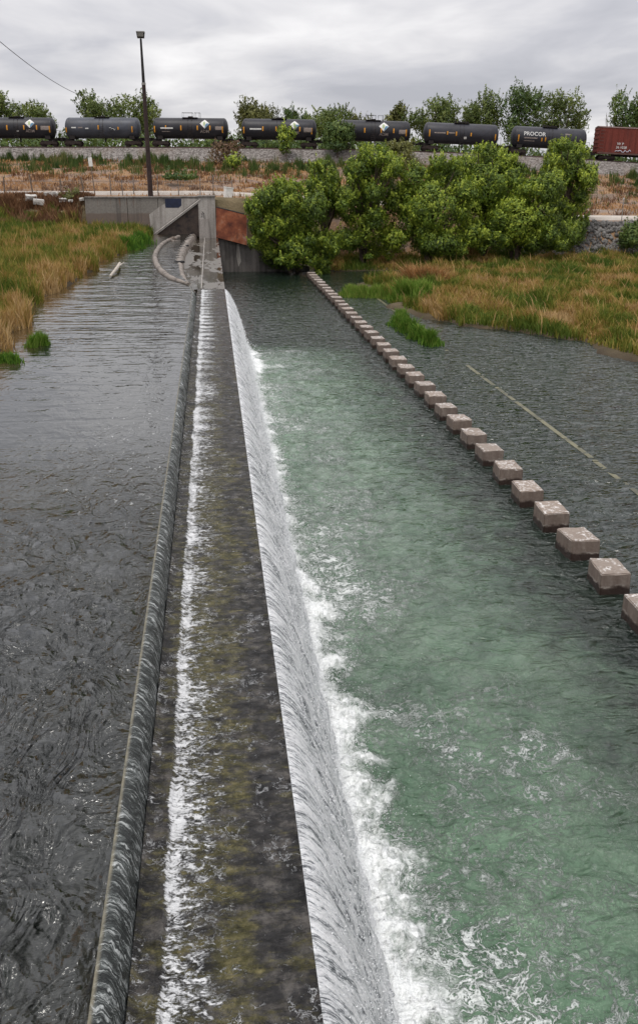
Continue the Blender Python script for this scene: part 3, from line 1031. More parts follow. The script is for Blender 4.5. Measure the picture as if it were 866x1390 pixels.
sc = [(0, 0), (.18, .28), (.05, .42), (.3, .55), (.12, .7), (.38, .62), (.30, .25), (.5, .1), (.46, .5)]
mb.tube([(xa + .25 + u * .9, WALL_Y - .47, 5.6 + v * 1.0 - u * .8) for u, v in sc], .022, 5)
under(pil, 'tag_mark', mb, MAT['black'])

rp = empty('rusty_screen', (2.0, WALL_Y - .4, 3.3), 'rust red steel panel leaning down from the pillar towards the willow', 'panel')
f = [aty(u, v, yy) for u, v, yy in ((293.6, 281.5, 103.0), (335.5, 292, 102.6), (335.5, 333, 102.6), (293.6, 322, 103.0))]
under(rp, 'sheet', MB().hull(f, [(p[0], p[1] + .14, p[2]) for p in f]), MAT['rust'])
p0, p1 = Vector(f[0]), Vector(f[1])
under(rp, 'top_rim', MB().tube([p0 + Vector((0, .05, .03)), p1 + Vector((0, .05, .03))], .075, 6), MAT['black'])
p0, p1 = Vector(f[1]), Vector(f[2])
under(rp, 'edge_rim', MB().tube([p0 + Vector((.03, .05, 0)), p1 + Vector((.03, .05, 0))], .08, 6), MAT['wood_post'])

ww = empty('wing_wall', (4.5, WALL_Y + .4, 0), 'dark streaked concrete wing wall below the rusty panel', 'wall')
f = [aty(u, v, 103.35) for u, v in ((294.5, 322), (335, 333), (372, 352), (420, 362), (420, 385), (294.5, 385))]
under(ww, 'face', MB().hull(f, [(p[0], 104.6, p[2]) for p in f]), MAT['concrete_wing'])
f = [aty(u, v, 103.33) for u, v in ((322, 331), (324.5, 331), (327.5, 355), (324, 362), (321, 348))]
under(ww, 'lime_streak', MB().hull(f, [(p[0], 103.36, p[2]) for p in f]), MAT['concrete_pale'])

# deflated rubber bladder: the tube afloat in the upper pool and the ribbed flap along the crest
pts = [atz(u, v, 3.93) for u, v in ((243, 321.5), (238, 324), (232, 325.5), (224, 329), (217, 335), (212, 343), (210.5, 351), (213, 360), (219, 368), (228, 375.5), (238, 380.5), (250, 383.5), (256, 386))]


def smooth_path(P, n):
    P = np.array(P)
    s_ = np.concatenate([[0], np.cumsum(np.linalg.norm(np.diff(P, axis=0), axis=1))])
    t_ = np.linspace(0, s_[-1], n)
    Q = np.stack([np.interp(t_, s_, P[:, i]) for i in range(3)], -1)
    for _ in range(3):
        Q[1:-1] = (Q[:-2] + 2 * Q[1:-1] + Q[2:]) / 4
    return Q


Pt = smooth_path(pts, 70)
bl = empty('rubber_tube', tuple(Pt[35]), 'pale rubber tube curving like a sickle in the upper pool', 'tube')
rad = [.19 * (1 + .10 * math.sin(i * .9) + .08 * math.sin(i * 2.3)) * (.55 + .45 * min(1, (69 - i) / 8)) for i in range(70)]
under(bl, 'skin', MB().tube(Pt, rad, 12, True, .95), MAT['rubber'], True)
for i in (5, 6):
    mb = MB().tube([Pt[i] + np.array((-.05, 0, 0)), Pt[i + 1]], .24, 12)
    under(bl, 'strap', mb, MAT['wood_post'], True)
mb = MB().tube([Pt[8], Pt[8] + np.array((.5, -1.2, -.05)), Pt[8] + np.array((1.0, -.6, -.06))], [.1, .12, .05], 7)
under(bl, 'torn_end', mb, MAT['rubber'], True)

flp = [atz(u, v, 3.72) for u, v in ((264, 319.5), (258, 326), (251.5, 335), (247, 345), (244, 356), (245.5, 367), (249, 378), (256, 389), (262, 398))]
Pf = smooth_path(flp, 90)
fb = empty('rubber_flap', tuple(Pf[45]), 'folded ribbed rubber flap lying along the edge of the dry crest', 'flap')
mb = MB()
V, prof_ = [], [(-.42, -.28), (-.34, .05), (-.20, .16), (.0, .20), (.16, .10), (.26, -.08), (.30, -.28)]
for i, p in enumerate(Pf):
    rib = .05 * math.sin(i * 1.9) + .03 * math.sin(i * .7)
    sc_ = .75 if i > 60 else 1.0
    for a, b in prof_:
        V.append((p[0] + a * sc_ + .3 * rib, p[1], p[2] + b * sc_ + (rib if b > 0 else 0)))
V = np.array(V) - np.array(fb.location)
raw('skin', V, [grid_faces(len(Pf), len(prof_))], MAT['rubber'], fb)
for i in range(4, 60, 4):
    p = Pf[i] - np.array(fb.location)
    MB().box((p[0] - .05, p[1], p[2] + .20), (.5, .22, .06), (0, .15, .2)).build('rib', MAT['concrete_pale'], fb)
for i in (58, 30):
    p = Pf[i] - np.array(fb.location)
    MB().box((p[0], p[1], p[2] + .16), (.62, .5, .12), (0, 0, .3)).build('clamp', MAT['black'], fb)

# driftwood by the left bank
a, b = atz(150, 375, 4.0), atz(163, 357, 4.15)
mb = MB().tube([a, (a + b) / 2 + np.array((.15, 0, .12)), b], [.07, .11, .08], 7)
mb.tube([(a + b) / 2 + np.array((.1, 0, .1)), (a + b) / 2 + np.array((.5, 1.2, .35))], [.06, .02], 6)
mb.build('driftwood', MAT['drift'], smooth=True, label='bleached driftwood branch at the edge of the left bank', cat='branch')

# ------------------------------------------------------------------ light pole, cable, fence, signs
pb = aty(205, 265, 106.0)
ptop = aty(191.5, 53, 106.0)
pole = empty('light_pole', tuple(pb), 'tall dark wooden pole with a floodlight box on top behind the abutment', 'light pole')
hgt = ptop[2] - pb[2]
lx, ly = ptop[0] - pb[0], 0
MB().tube([(0, 0, -.6), (lx * .5, 0, hgt * .5), (lx * .72, 0, hgt * .72)], [.27, .21, .19], 12).build('shaft', MAT['pole_wood'], pole, True)
MB().tube([(lx * .72, 0, hgt * .72), (lx, 0, hgt)], [.16, .10], 12).build('upper_shaft', MAT['black'], pole, True)
MB().tube([(lx * .715, 0, hgt * .715), (lx * .73, 0, hgt * .73)], .21, 12).build('collar', MAT['steel'], pole, True)
MB().hull([(lx - .34, -.3, hgt + .1), (lx + .34, -.3, hgt + .1), (lx + .34, .38, hgt + .1), (lx - .34, .38, hgt + .1)],
          [(lx - .40, -.40, hgt + .58), (lx + .40, -.40, hgt + .58), (lx + .40, .40, hgt + .58), (lx - .40, .40, hgt + .58)]).build('lamp_box', MAT['black'], pole)
MB().box((lx, 0, hgt + .63), (.84, .84, .1)).build('lamp_cap', MAT['steel'], pole)
MB().box((lx, -.38, hgt + .36), (.6, .06, .34), (.25, 0, 0)).build('lens', MAT['steel'], pole)
MB().tube([(lx, 0, hgt - .05), (lx, 0, hgt + .12)], .07, 8).build('bracket', MAT['steel'], pole)

c0, c1 = aty(-95, -30, 82), aty(129, 135, 186)
N = 40
cp = []
for i in range(N + 1):
    f_ = i / N
    p = c0 + (c1 - c0) * f_
    cp.append((p[0], p[1], p[2] - 4 * f_ * (1 - f_) * 1.6))
MB().tube(cp, .035, 5).build('overhead_cable', MAT['black'], label='thin black overhead cable sagging across the upper left sky', cat='cable')

fen = empty('wire_fence', tuple(aty(180, 263, 111)), 'low chain link fence with thin posts along the road above the wall', 'fence')
fp = [-20, 7, 46, 84, 115, 151, 167, 182, 215, 243, 272, 290, 316]
fpos = []
for i, u in enumerate(fp):
    P = aty(u, 263, 111.5)
    P[2] = float(gz(P[0], P[1]))
    fpos.append(P)
    h_ = 1.75 + .25 * ((i * 7) % 3)
    lean = (-.12 if u in (46, 115) else .02 * ((i * 5) % 3 - 1)) * h_
    wood = u < 120
    q_ = P - np.array(fen.location)
    MB().tube([(q_[0], q_[1], q_[2] - .3), (q_[0] + lean, q_[1], q_[2] + h_)], .085 if wood else .05, 8).build('post', MAT['wood_post'] if wood else MAT['fence'], fen)
for i in range(len(fp) - 1):
    a, b = fpos[i] - np.array(fen.location), fpos[i + 1] - np.array(fen.location)
    MB().tube([a + np.array((0, 0, 1.55)), b + np.array((0, 0, 1.55))], .028, 6).build('top_rail', MAT['fence'], fen)
    mb = MB()
    L_ = b[0] - a[0]
    nn_ = int(L_ / .16)
    for k in range(-10, nn_):
        for s_ in (1, -1):
            u0, u1 = k * .16 / L_, (k * .16 + 1.5) / L_
            z0_, z1_ = (0.05, 1.55) if s_ > 0 else (1.55, .05)
            if u0 < 0:
                z0_ = z0_ + (z1_ - z0_) * (0 - u0) / (u1 - u0)
                u0 = 0
            if u1 > 1:
                z1_ = z0_ + (z1_ - z0_) * (1 - u0) / (u1 - u0)
                u1 = 1
            if u1 - u0 < .01:
                continue
            A, B = a + (b - a) * u0, a + (b - a) * u1
            mb.tube([(A[0], A[1], A[2] + z0_), (B[0], B[1], B[2] + z1_)], .006, 3, False)
    mb.build('mesh_panel', MAT['fence'], fen)

# leaning sign post behind the fence
P = aty(129.5, 262, 113)
P[2] = float(gz(P[0], P[1]))
sg = empty('sign_post', tuple(P), 'leaning post with a narrow white sign plate by the road', 'sign')
MB().tube([(0, 0, -.3), (-.28, 0, 4.0)], .06, 8).build('post', MAT['wood_post'], sg)
MB().box((-.27, -.08, 3.55), (.42, .05, .95), (0, -.07, 0)).build('plate', MAT['white'], sg)
for i, (u, v0, v1, lab) in enumerate(((792, 258, 297, 'thin pale marker post left of the pair beside the right hand road'), (843, 262, 299, 'thin pale marker post right of the pair beside the right hand road'))):
    P = aty(u, 298, 114.6)
    P[2] = float(gz(P[0], P[1])) - .05
    mp = empty('marker_post', tuple(P), lab, 'post', 'marker posts beside the right hand road')
    MB().tube([(0, 0, -.3), (0.05, 0, 2.6)], .05, 8).build('shaft', MAT['steel'], mp)
    MB().tube([(0.05, 0, 2.58), (0.05, 0, 2.75)], .075, 8).build('cap', MAT['white'], mp)
P = aty(309.5, 272, 107.5)
P[2] = float(gz(P[0], P[1]))
cb = empty('utility_box', tuple(P), 'white plastic box standing on the dry bank right of the pillar', 'box', rot=(.0, .14, .3))
mb = MB().hull([(-.36, -.3, -.15), (.36, -.3, -.15), (.36, .3, -.15), (-.36, .3, -.15)], [(-.42, -.34, .95), (.42, -.34, .95), (.42, .34, .95), (-.42, .34, .95)])
mb.build('body', MAT['white'], cb)
MB().box((0, 0, 1.0), (.92, .76, .1)).build('lid', MAT['white'], cb)

# rubble chunks on the bank left of the wall
for k, (u, v, w_, lab) in enumerate(((44, 274, 14, 'flat pale concrete chunk at the left end of the rubble'), (54, 280, 13, 'long pale concrete chunk sloping down towards the reeds'),
                                (66, 268, 9, 'small pale concrete chunk left of the large block'), (75, 270, 9, 'largest white concrete block in the rubble'),
                                (86, 276, 9, 'tilted pale stone right of the white block'), (97, 277, 6, 'small pale stone close to the wall'),
                                (112, 276, 6, 'small pale stone against the end of the wall'))):
    P = aty(u, v, 103.5)
    y_ = 103.0
    for _ in range(40):
        P = aty(u, v + 3, y_)
        if gz(P[0], P[1]) >= P[2]:
            break
        y_ += .15
    bm = bmesh.new()
    bmesh.ops.create_cube(bm, size=1)
    bmesh.ops.subdivide_edges(bm, edges=list(bm.edges), cuts=1, use_grid_fill=True)
    rr = random.Random(900 + k)
    s_ = w_ * .085
    for v_ in bm.verts:
        v_.co = Vector((v_.co.x * s_ * rr.uniform(.8, 1.1), v_.co.y * s_ * .7 * rr.uniform(.7, 1.1), v_.co.z * s_ * (.55 if k != 3 else 1.0) * rr.uniform(.7, 1.15)))
    bmesh.ops.bevel(bm, geom=list(bm.edges), offset=.03, segments=1, affect='EDGES')
    me = bpy.data.meshes.new('rubble_chunk')
    bm.to_mesh(me)
    bm.free()
    me.materials.append(MAT['rock_pale'])
    o_ = bpy.data.objects.new('rubble_chunk', me)
    o_.location = (P[0], P[1], float(gz(P[0], P[1])) + s_ * .22 + .35)
    o_.rotation_euler = (rr.uniform(-.2, .2), rr.uniform(-.25, .25), rr.uniform(-.4, .4))
    fin(o_, None, lab, 'rubble', 'concrete rubble left of the abutment wall')

# riprap below the right hand road
bm = bmesh.new()
bmesh.ops.create_icosphere(bm, subdivisions=1, radius=1)
base = np.array([v.co[:] for v in bm.verts])
bf = np.array([[v.index for v in f.verts] for f in bm.faces])
bm.free()
VV, FF = [], []
nrp = 2400
for i in range(nrp):
    x = rng.uniform(36, 62)
    y = rng.uniform(110.8, 114.3)
    s_ = rng.uniform(.13, .34)
    jit = base * (1 + rng.uniform(-.28, .28, (len(base), 1))) * s_ * rng.uniform(.6, 1.2, 3)
    VV.append(jit + np.array((x, y, float(gz(x, y)) + s_ * .35)))
    FF.append(bf + i * len(base))
raw('riprap', np.concatenate(VV), [np.concatenate(FF)], MAT['rock'], kind='stuff')

# ------------------------------------------------------------------ the train
def font_meshes(texts):
    objs = []
    for k, txt in texts.items():
        cu = bpy.data.curves.new('lettering', 'FONT')
        cu.body = txt
        cu.size = 1
        cu.align_x = 'CENTER'
        cu.resolution_u = 3
        cu.offset = .012
        o_ = bpy.data.objects.new('lettering', cu)
        COL.objects.link(o_)
        objs.append((k, o_))
    dg = bpy.context.evaluated_depsgraph_get()
    out = {}
    for k, o_ in objs:
        me = bpy.data.meshes.new_from_object(o_.evaluated_get(dg))
        V = np.array([v.co[:] for v in me.vertices])
        F = [tuple(p.vertices) for p in me.polygons]
        out[k] = (V, F)
        bpy.data.objects.remove(o_)
        bpy.data.meshes.remove(me)
    return out


TXT = font_meshes({'ADM': 'ADM', 'PROCOR': 'PROCOR', 'WP': 'W P', 'NUM': '36 1028'})
TR, TZ, TL = 1.52, 2.68, 11.5


def m_tank(name, col, grime):
    m, t, o = newmat(name)
    p = t.obj()
    n1 = t.noise(t.map(p, (.5, 1, .8)), 1.0, 5, .6)
    n2 = t.noise(t.map(p, (2.5, 2.5, .3)), 1.0, 5, .65)
    c = t.ramp(n1, [(.35, tuple(x * .7 for x in col)), (.65, tuple(x * 1.35 for x in col))])
    c = t.mix(t.rng(n2, .52, .72, 0, .5), c, c4(grime))
    finish(t, o, pbr(t, c, .48, t.bump(n2, .1, .02), .35))
    return m


TM = {'black': m_tank('tank_black', (.018, .018, .023), (.07, .05, .045)), 'grey': m_tank('tank_grey', (.055, .06, .075), (.10, .085, .08)),
      'dark': m_tank('tank_dark', (.028, .028, .036), (.06, .05, .055))}
MAT['yellow'] = m_plain('yellow_strip', (.62, .27, .02), .6, .1, 4)
MAT['logo_blue'] = m_plain('logo_blue', (.10, .22, .34), .6, .1, 4)
MAT['logo_leaf'] = m_plain('logo_leaf', (.36, .44, .25), .6, .1, 4)
MAT['faded'] = m_plain('faded_paint', (.25, .21, .19), .8, .5, 6)
MAT['letter'] = m_plain('letter_white', (.62, .62, .60), .7, .15, 6)
MAT['truck'] = m_plain('truck_iron', (.03, .020, .017), .85, .5, 4)
MAT['boxcar'] = m_concrete('boxcar_paint', (.17, .037, .026), (.075, .022, .018), .7)
MAT['boxroof'] = m_plain('boxcar_roof', (.11, .06, .05), .8, .3, 2)
MAT['graffiti'] = m_plain('graffiti', (.50, .50, .58), .7, .4, 5)
MAT['underframe'] = m_plain('underframe', (.02, .016, .015), .85, .4, 4)


def curve_pt(x, h, off):
    a = (h - TZ) / TR
    return (x, -(TR + off) * math.cos(a), TZ + (TR + off) * math.sin(a))


def decal_poly(name, poly, mat, par, off=.012):
    """a small flat outline (x, height along the curved side) wrapped on the tank in horizontal slices"""
    P = np.array(poly)
    hs = np.linspace(P[:, 1].min() + 1e-4, P[:, 1].max() - 1e-4, 11)
    rows = []
    for h in hs:
        xs_ = []
        for (xa_, ha), (xb_, hb) in zip(poly, poly[1:] + poly[:1]):
            if (ha - h) * (hb - h) <= 0 and ha != hb:
                xs_.append(xa_ + (xb_ - xa_) * (h - ha) / (hb - ha))
        rows.append((min(xs_), max(xs_), h))
    V = [curve_pt(x, h, off) for a_, b_, h in rows for x in (a_, b_)]
    return raw(name, V, [grid_faces(len(rows), 2)], mat, par)


def decal_rect(name, x0, x1, h0, h1, mat, par, off=.012, n=5):
    V = [curve_pt(x, h0 + (h1 - h0) * k / n, off) for k in range(n + 1) for x in (x0, x1)]
    return raw(name, V, [grid_faces(n + 1, 2)], mat, par)


def decal_text(key, x, h, size, mat, par, sx=1.0, flat_y=None):
    V, F = TXT[key]
    if flat_y is None:
        VV = [curve_pt(x + v[0] * size * sx, h + v[1] * size, .02) for v in V]
    else:
        VV = [(x + v[0] * size * sx, flat_y, h + v[1] * size) for v in V]
    me = bpy.data.meshes.new('lettering')
    me.from_pydata(VV, [], F)
    me.materials.append(mat)
    return fin(bpy.data.objects.new('lettering', me), par)


def bogie(par, x):
    tk = empty_part('bogie', (x, 0, 0), par)
    for s_ in (-1, 1):
        mb = MB()
        mb.hull([(-1.25, s_ * 1.0, .38), (1.25, s_ * 1.0, .38), (1.25, s_ * 1.0, .55), (.45, s_ * 1.0, .82), (-.45, s_ * 1.0, .82), (-1.25, s_ * 1.0, .55)],
                [(-1.25, s_ * 1.14, .38), (1.25, s_ * 1.14, .38), (1.25, s_ * 1.14, .55), (.45, s_ * 1.14, .82), (-.45, s_ * 1.14, .82), (-1.25, s_ * 1.14, .55)])
        mb.box((0, s_ * 1.07, .32), (.7, .16, .16))
        mb.build('side_frame', MAT['truck'], tk)
        for wx in (-.86, .86):
            MB().tube([(wx, s_ * .68, .44), (wx, s_ * .80, .44)], .44, 18).build('wheel', MAT['truck'], tk, True)
    MB().box((0, 0, .72), (.4, 2.1, .24)).build('bolster', MAT['truck'], tk)
    return tk


def empty_part(name, loc, par):
    o_ = bpy.data.objects.new(name, None)
    o_.location = loc
    return fin(o_, par)


def place_car(root, c):
    x, y, z = c
    e = 6.0
    dx = 2 * e
    dy = float(track_y(x + e) - track_y(x - e))
    dz = float(track_z(x + e) - track_z(x - e))
    root.location = (x, y, z)
    root.rotation_euler = (0, -math.atan2(dz, math.hypot(dx, dy)), math.atan2(dy, dx))


def tank_car(c, color, label, stripes, top, decals):
    root = empty('tank_car', (0, 0, 0), label, 'tank car', 'tank cars of the freight train')
    # barrel with dished heads
    pr = [(-TL / 2, .02)]
    for k in range(1, 7):
        a = k / 6 * math.pi / 2
        pr.append((-TL / 2 + .62 * (1 - math.cos(a)), TR * math.sin(a)))
    pr += [(x, TR) for x in (-2.9, 0, 2.9)]
    pr += [(-x, r_) for x, r_ in reversed(pr[:7])]
    mb = MB()
    mb.tube([(x, 0, TZ) for x, _ in pr], [r_ for _, r_ in pr], 40)
    mb.build('tank', TM[color], root, True)
    for x in (-5.05, -1.75, 1.75, 5.05):
        MB().tube([(x - .035, 0, TZ), (x + .035, 0, TZ)], TR + .012, 40, True).build('weld_band', TM[color], root, True)
    for s_ in (-1, 1):
        MB().box((s_ * 5.55, 0, 1.02), (2.0, .9, .36)).build('sill', MAT['underframe'], root)
        MB().box((s_ * 4.55, 0, 1.32), (.8, 2.4, .55)).build('saddle', MAT['underframe'], root)
        MB().box((s_ * 6.05, 0, 1.22), (.5, 2.9, .07)).build('end_platform', MAT['underframe'], root)
        MB().box((s_ * 6.62, 0, .92), (.55, .28, .26)).build('coupler', MAT['underframe'], root)
        mb = MB()
        for yy_ in (-1.35, 1.35):
            mb.tube([(s_ * 6.0, yy_, .45), (s_ * 6.0, yy_, 2.35)], .03, 5)
        mb.tube([(s_ * 6.0, -1.35, 2.33), (s_ * 6.0, 1.35, 2.33)], .03, 5)
        mb.build('hand_rail', MAT['underframe'], root)
        bogie(root, s_ * 4.6)
    mb = MB()
    for xx_ in (-.28, .28):
        mb.tube([(xx_, -TR - .10, .75), (xx_, -TR - .10, TZ + .2), (xx_, -TR * .62, TZ + TR * .9)], .025, 5)
    for k in range(8):
        mb.tube([(-.28, -TR - .10, .85 + k * .28), (.28, -TR - .10, .85 + k * .28)], .018, 4)
    mb.build('ladder', MAT['underframe'], root)
    MB().tube([(.3, 0, .62), (.3, 0, TZ - TR + .1)], .14, 10).build('outlet_valve', MAT['white'] if top == 'rails' else MAT['underframe'], root)
    zt = TZ + TR
    MB().tube([(0, 0, zt - .15), (0, 0, zt + .22)], .38, 14).build('dome', MAT['underframe'], root, True)
    MB().box((0, 0, zt + .02), (2.3, 1.6, .06)).build('top_platform', MAT['underframe'], root)
    if top == 'rails':
        mb = MB()
        for a, b in ((-1.15, .35), (.75, 1.45)):
            for yy_ in (-.75, .75):
                mb.tube([(a, yy_, zt - .3), (a, yy_, zt + .72), (b, yy_, zt + .72), (b, yy_, zt - .3)], .028, 5)
            mb.tube([(a, -.75, zt + .72), (a, .75, zt + .72)], .028, 5)
            mb.tube([(b, -.75, zt + .72), (b, .75, zt + .72)], .028, 5)
        mb.build('top_railing', MAT['underframe'], root)
    elif top == 'wide':
        mb = MB()
        for x in (-.9, -.4, .4, .9):
            mb.box((x, 0, zt + .16), (.3, .5, .32))
        mb.build('valve_housing', MAT['underframe'], root)
    for x, h0, h1 in stripes:
        decal_rect('reflective_strip', x - .09, x + .09, h0, h1, MAT['yellow'], root)
    for dcl in decals:
        if dcl[0] == 'logo':
            x, h, s_ = dcl[1:]
            lg = decal_poly('logo_diamond', [(x - s_, h), (x, h - s_), (x + s_, h), (x, h + s_)], MAT['white'], root)
            decal_poly('logo_corner', [(x, h - s_ * .96), (x + s_ * .96, h), (x + s_ * .45, h + s_ * .1), (x + .1, h - .25 * s_)], MAT['logo_blue'], lg, .018)
            decal_poly('logo_leaf', [(x + s_ * .45 * math.cos(a) * .55 - .1 * s_, h + s_ * .5 * math.sin(a) + .02) for a in np.linspace(0, 2 * math.pi, 10)[:-1]], MAT['logo_leaf'], lg, .022)
            decal_text('ADM', x, h - s_ - .62, .62, MAT['faded'], root)
        elif dcl[0] == 'rect':
            decal_rect('faded_panel' if dcl[5] == 'faded' else 'number_line', *dcl[1:5], MAT[dcl[5]], root, .014)
        elif dcl[0] == 'text':
            decal_text(*dcl[1:4], dcl[4], MAT['letter'], root) if False else decal_text(dcl[1], dcl[2], dcl[3], dcl[4], MAT['letter'], root, dcl[5])
        elif dcl[0] == 'scrawl':
            x, h = dcl[1:]
            mb = MB()
            rr = random.Random(5)
            pts_ = [curve_pt(x + .14 * k + rr.uniform(-.15, .15), h + rr.uniform(-.25, .25), .02) for k in range(9)]
            mb.tube(pts_, .035, 4)
            mb.build('scrawl', MAT['letter'], root)
    place_car(root, c)
    return root


H1, H2 = 2.45, 3.05      # strip heights
std = [(-5.3, 2.0, 2.95), (-3.6, 2.5, H2), (-1.3, 2.35, H2), (1.2, 2.4, H2), (3.1, 2.4, H2), (5.0, 2.0, 2.95)]
dash = [('rect', -4.4, -2.5, 2.55, 2.75, 'letter'), ('rect', -4.2, -3.0, 2.12, 2.22, 'faded')]
tank_car(_cars[0], 'black', 'black tank car with pale diamond emblem, cut by the left picture edge', std[2:], 'plain',
         [('logo', 2.1, 3.35, .72), ('rect', 3.7, 4.9, 2.35, 2.95, 'faded'), ('rect', .1, .4, 2.1, 2.3, 'letter')])
tank_car(_cars[1], 'grey', 'blue grey tank car with white scrawl and no emblem', [(-5.3, 2.0, 2.7), (-.4, 2.4, H2), (2.6, 2.4, 2.8), (4.7, 2.0, 2.9)], 'plain',
         [('rect', -4.5, -3.8, 2.6, 2.78, 'letter'), ('rect', -3.5, -2.8, 2.6, 2.78, 'faded'), ('rect', -2.4, -1.9, 2.5, 2.66, 'letter'), ('scrawl', 1.2, 2.5)])
tank_car(_cars[2], 'black', 'black tank car with railed top platform and emblem, just right of the light pole', std, 'rails',
         [('logo', 2.3, 3.35, .72), ('rect', 3.9, 4.9, 2.45, 2.95, 'faded')] + dash)
tank_car(_cars[3], 'black', 'black tank car behind the slender young tree on the bank', [(-5.3, 2.0, 2.95), (-2.4, 2.4, H2), (-.4, 2.4, H2), (3.2, 2.4, H2), (5.0, 2.0, 2.95)], 'plain',
         [('logo', 2.4, 3.35, .72), ('rect', -4.4, -2.6, 2.55, 2.78, 'letter'), ('rect', 3.8, 5.0, 2.3, 2.95, 'faded')])
tank_car(_cars[4], 'black', 'black tank car half hidden by the round tree and the olive bush', std[1:], 'rails', [('logo', 1.6, 3.35, .75), ('rect', 3.9, 4.9, 2.3, 2.9, 'faded')])
tank_car(_cars[5], 'dark', 'charcoal tank car above the tall willows, no emblem', [(-4.9, 2.1, 3.1), (-2.2, 2.45, 2.95), (-.85, 2.35, 2.95), (1.4, 2.35, 2.85), (5.1, 1.9, 2.8)], 'wide',
         [('rect', -4.2, -2.5, 2.6, 2.78, 'faded'), ('rect', -2.0, -1.1, 2.65, 2.82, 'faded'), ('rect', .3, .75, 1.9, 2.25, 'white')])
tank_car(_cars[6], 'dark', 'charcoal tank car with large white lettering, next to the boxcar', [(-4.85, 1.9, 2.9), (-.75, 2.1, 2.7), (-1.3, 2.1, 2.6)], 'wide',
         [('text', 'PROCOR', -2.45, 2.85, .82, 1.0), ('rect', -4.0, -2.0, 2.42, 2.6, 'faded'), ('rect', -4.0, -2.4, 2.02, 2.14, 'faded'), ('rect', 2.2, 3.0, 3.2, 3.4, 'faded')])

# boxcar
bc = empty('boxcar', (0, 0, 0), 'rust red ribbed boxcar cut by the right picture edge', 'boxcar')
BL, BW, BZ0, BZ1 = 15.2, 3.0, 1.05, 4.75
MB().box((0, 0, (BZ0 + BZ1) / 2), (BL, BW, BZ1 - BZ0)).build('body', MAT['boxcar'], bc)
mb = MB()
f = [(-BL / 2 - .05, -BW / 2 - .06, BZ1), (-BL / 2 - .05, BW / 2 + .06, BZ1), (-BL / 2 - .05, BW / 2 + .06, BZ1 + .05), (-BL / 2 - .05, 0, BZ1 + .28), (-BL / 2 - .05, -BW / 2 - .06, BZ1 + .05)]
mb.hull(f, [(-p[0], p[1], p[2]) for p in f])
mb.build('roof', MAT['boxroof'], bc)
rib = MB().box((0, 0, 0), (.09, .07, BZ1 - BZ0 - .1)).mesh('rib', MAT['boxcar'])
for s_ in (-1, 1):
    for x in np.arange(-BL / 2 + .1, BL / 2, .92):
        if abs(x) < 1.5:
            continue
        o_ = bpy.data.objects.new('rib', rib)
        o_.location = (x, s_ * (BW / 2 + .03), (BZ0 + BZ1) / 2)
        fin(o_, bc)
    dr_ = MB().box((0, s_ * (BW / 2 + .06), (BZ0 + BZ1) / 2 - .05), (2.8, .1, BZ1 - BZ0 - .35)).build('door', MAT['boxcar'], bc)
    MB().box((-.9, s_ * (BW / 2 + .13), 2.2), (.08, .05, 1.2)).build('door_bar', MAT['boxroof'], dr_)
    MB().box((0, s_ * (BW / 2 + .03), BZ0 + .06), (BL, .10, .22)).build('side_sill', MAT['boxroof'], bc)
    MB().box((s_ * (BL / 2 + .35), 0, .92), (.7, .28, .26)).build('coupler', MAT['underframe'], bc)
    bogie(bc, s_ * 5.9)
for x in (-BL / 2 + .42,):
    for k in range(7):
        MB().box((x, -BW / 2 - .10, BZ0 + .3 + k * .5), (.62, .05, .07)).build('ladder_rung', MAT['boxroof'], bc)
for k in range(6):
    MB().box((-BL / 2 - .05, 0, BZ0 + .35 + k * .62), (.10, 2.7, .22)).build('end_corrugation', MAT['boxcar'], bc)
MB().box((0, 0, .86), (10.0, .5, .3)).build('centre_sill', MAT['underframe'], bc)
decal_text('WP', -4.3, 2.35, .52, MAT['letter'], bc, 1.1, -BW / 2 - .075)
decal_text('NUM', -4.1, 1.85, .50, MAT['letter'], bc, 1.0, -BW / 2 - .075)
mb = MB()
rr = random.Random(3)
mb.tube([(-5.0 + .22 * k, -BW / 2 - .08, 1.5 + rr.uniform(-.18, .2)) for k in range(12)], .06, 4)
mb.build('graffiti', MAT['graffiti'], bc)
mb = MB()
mb.tube([(.1 + .2 * k, -BW / 2 - .14, 1.75 + rr.uniform(-.3, .3)) for k in range(9)], .08, 4)
mb.build('graffiti', MAT['graffiti'], bc)
place_car(bc, _cars[7])

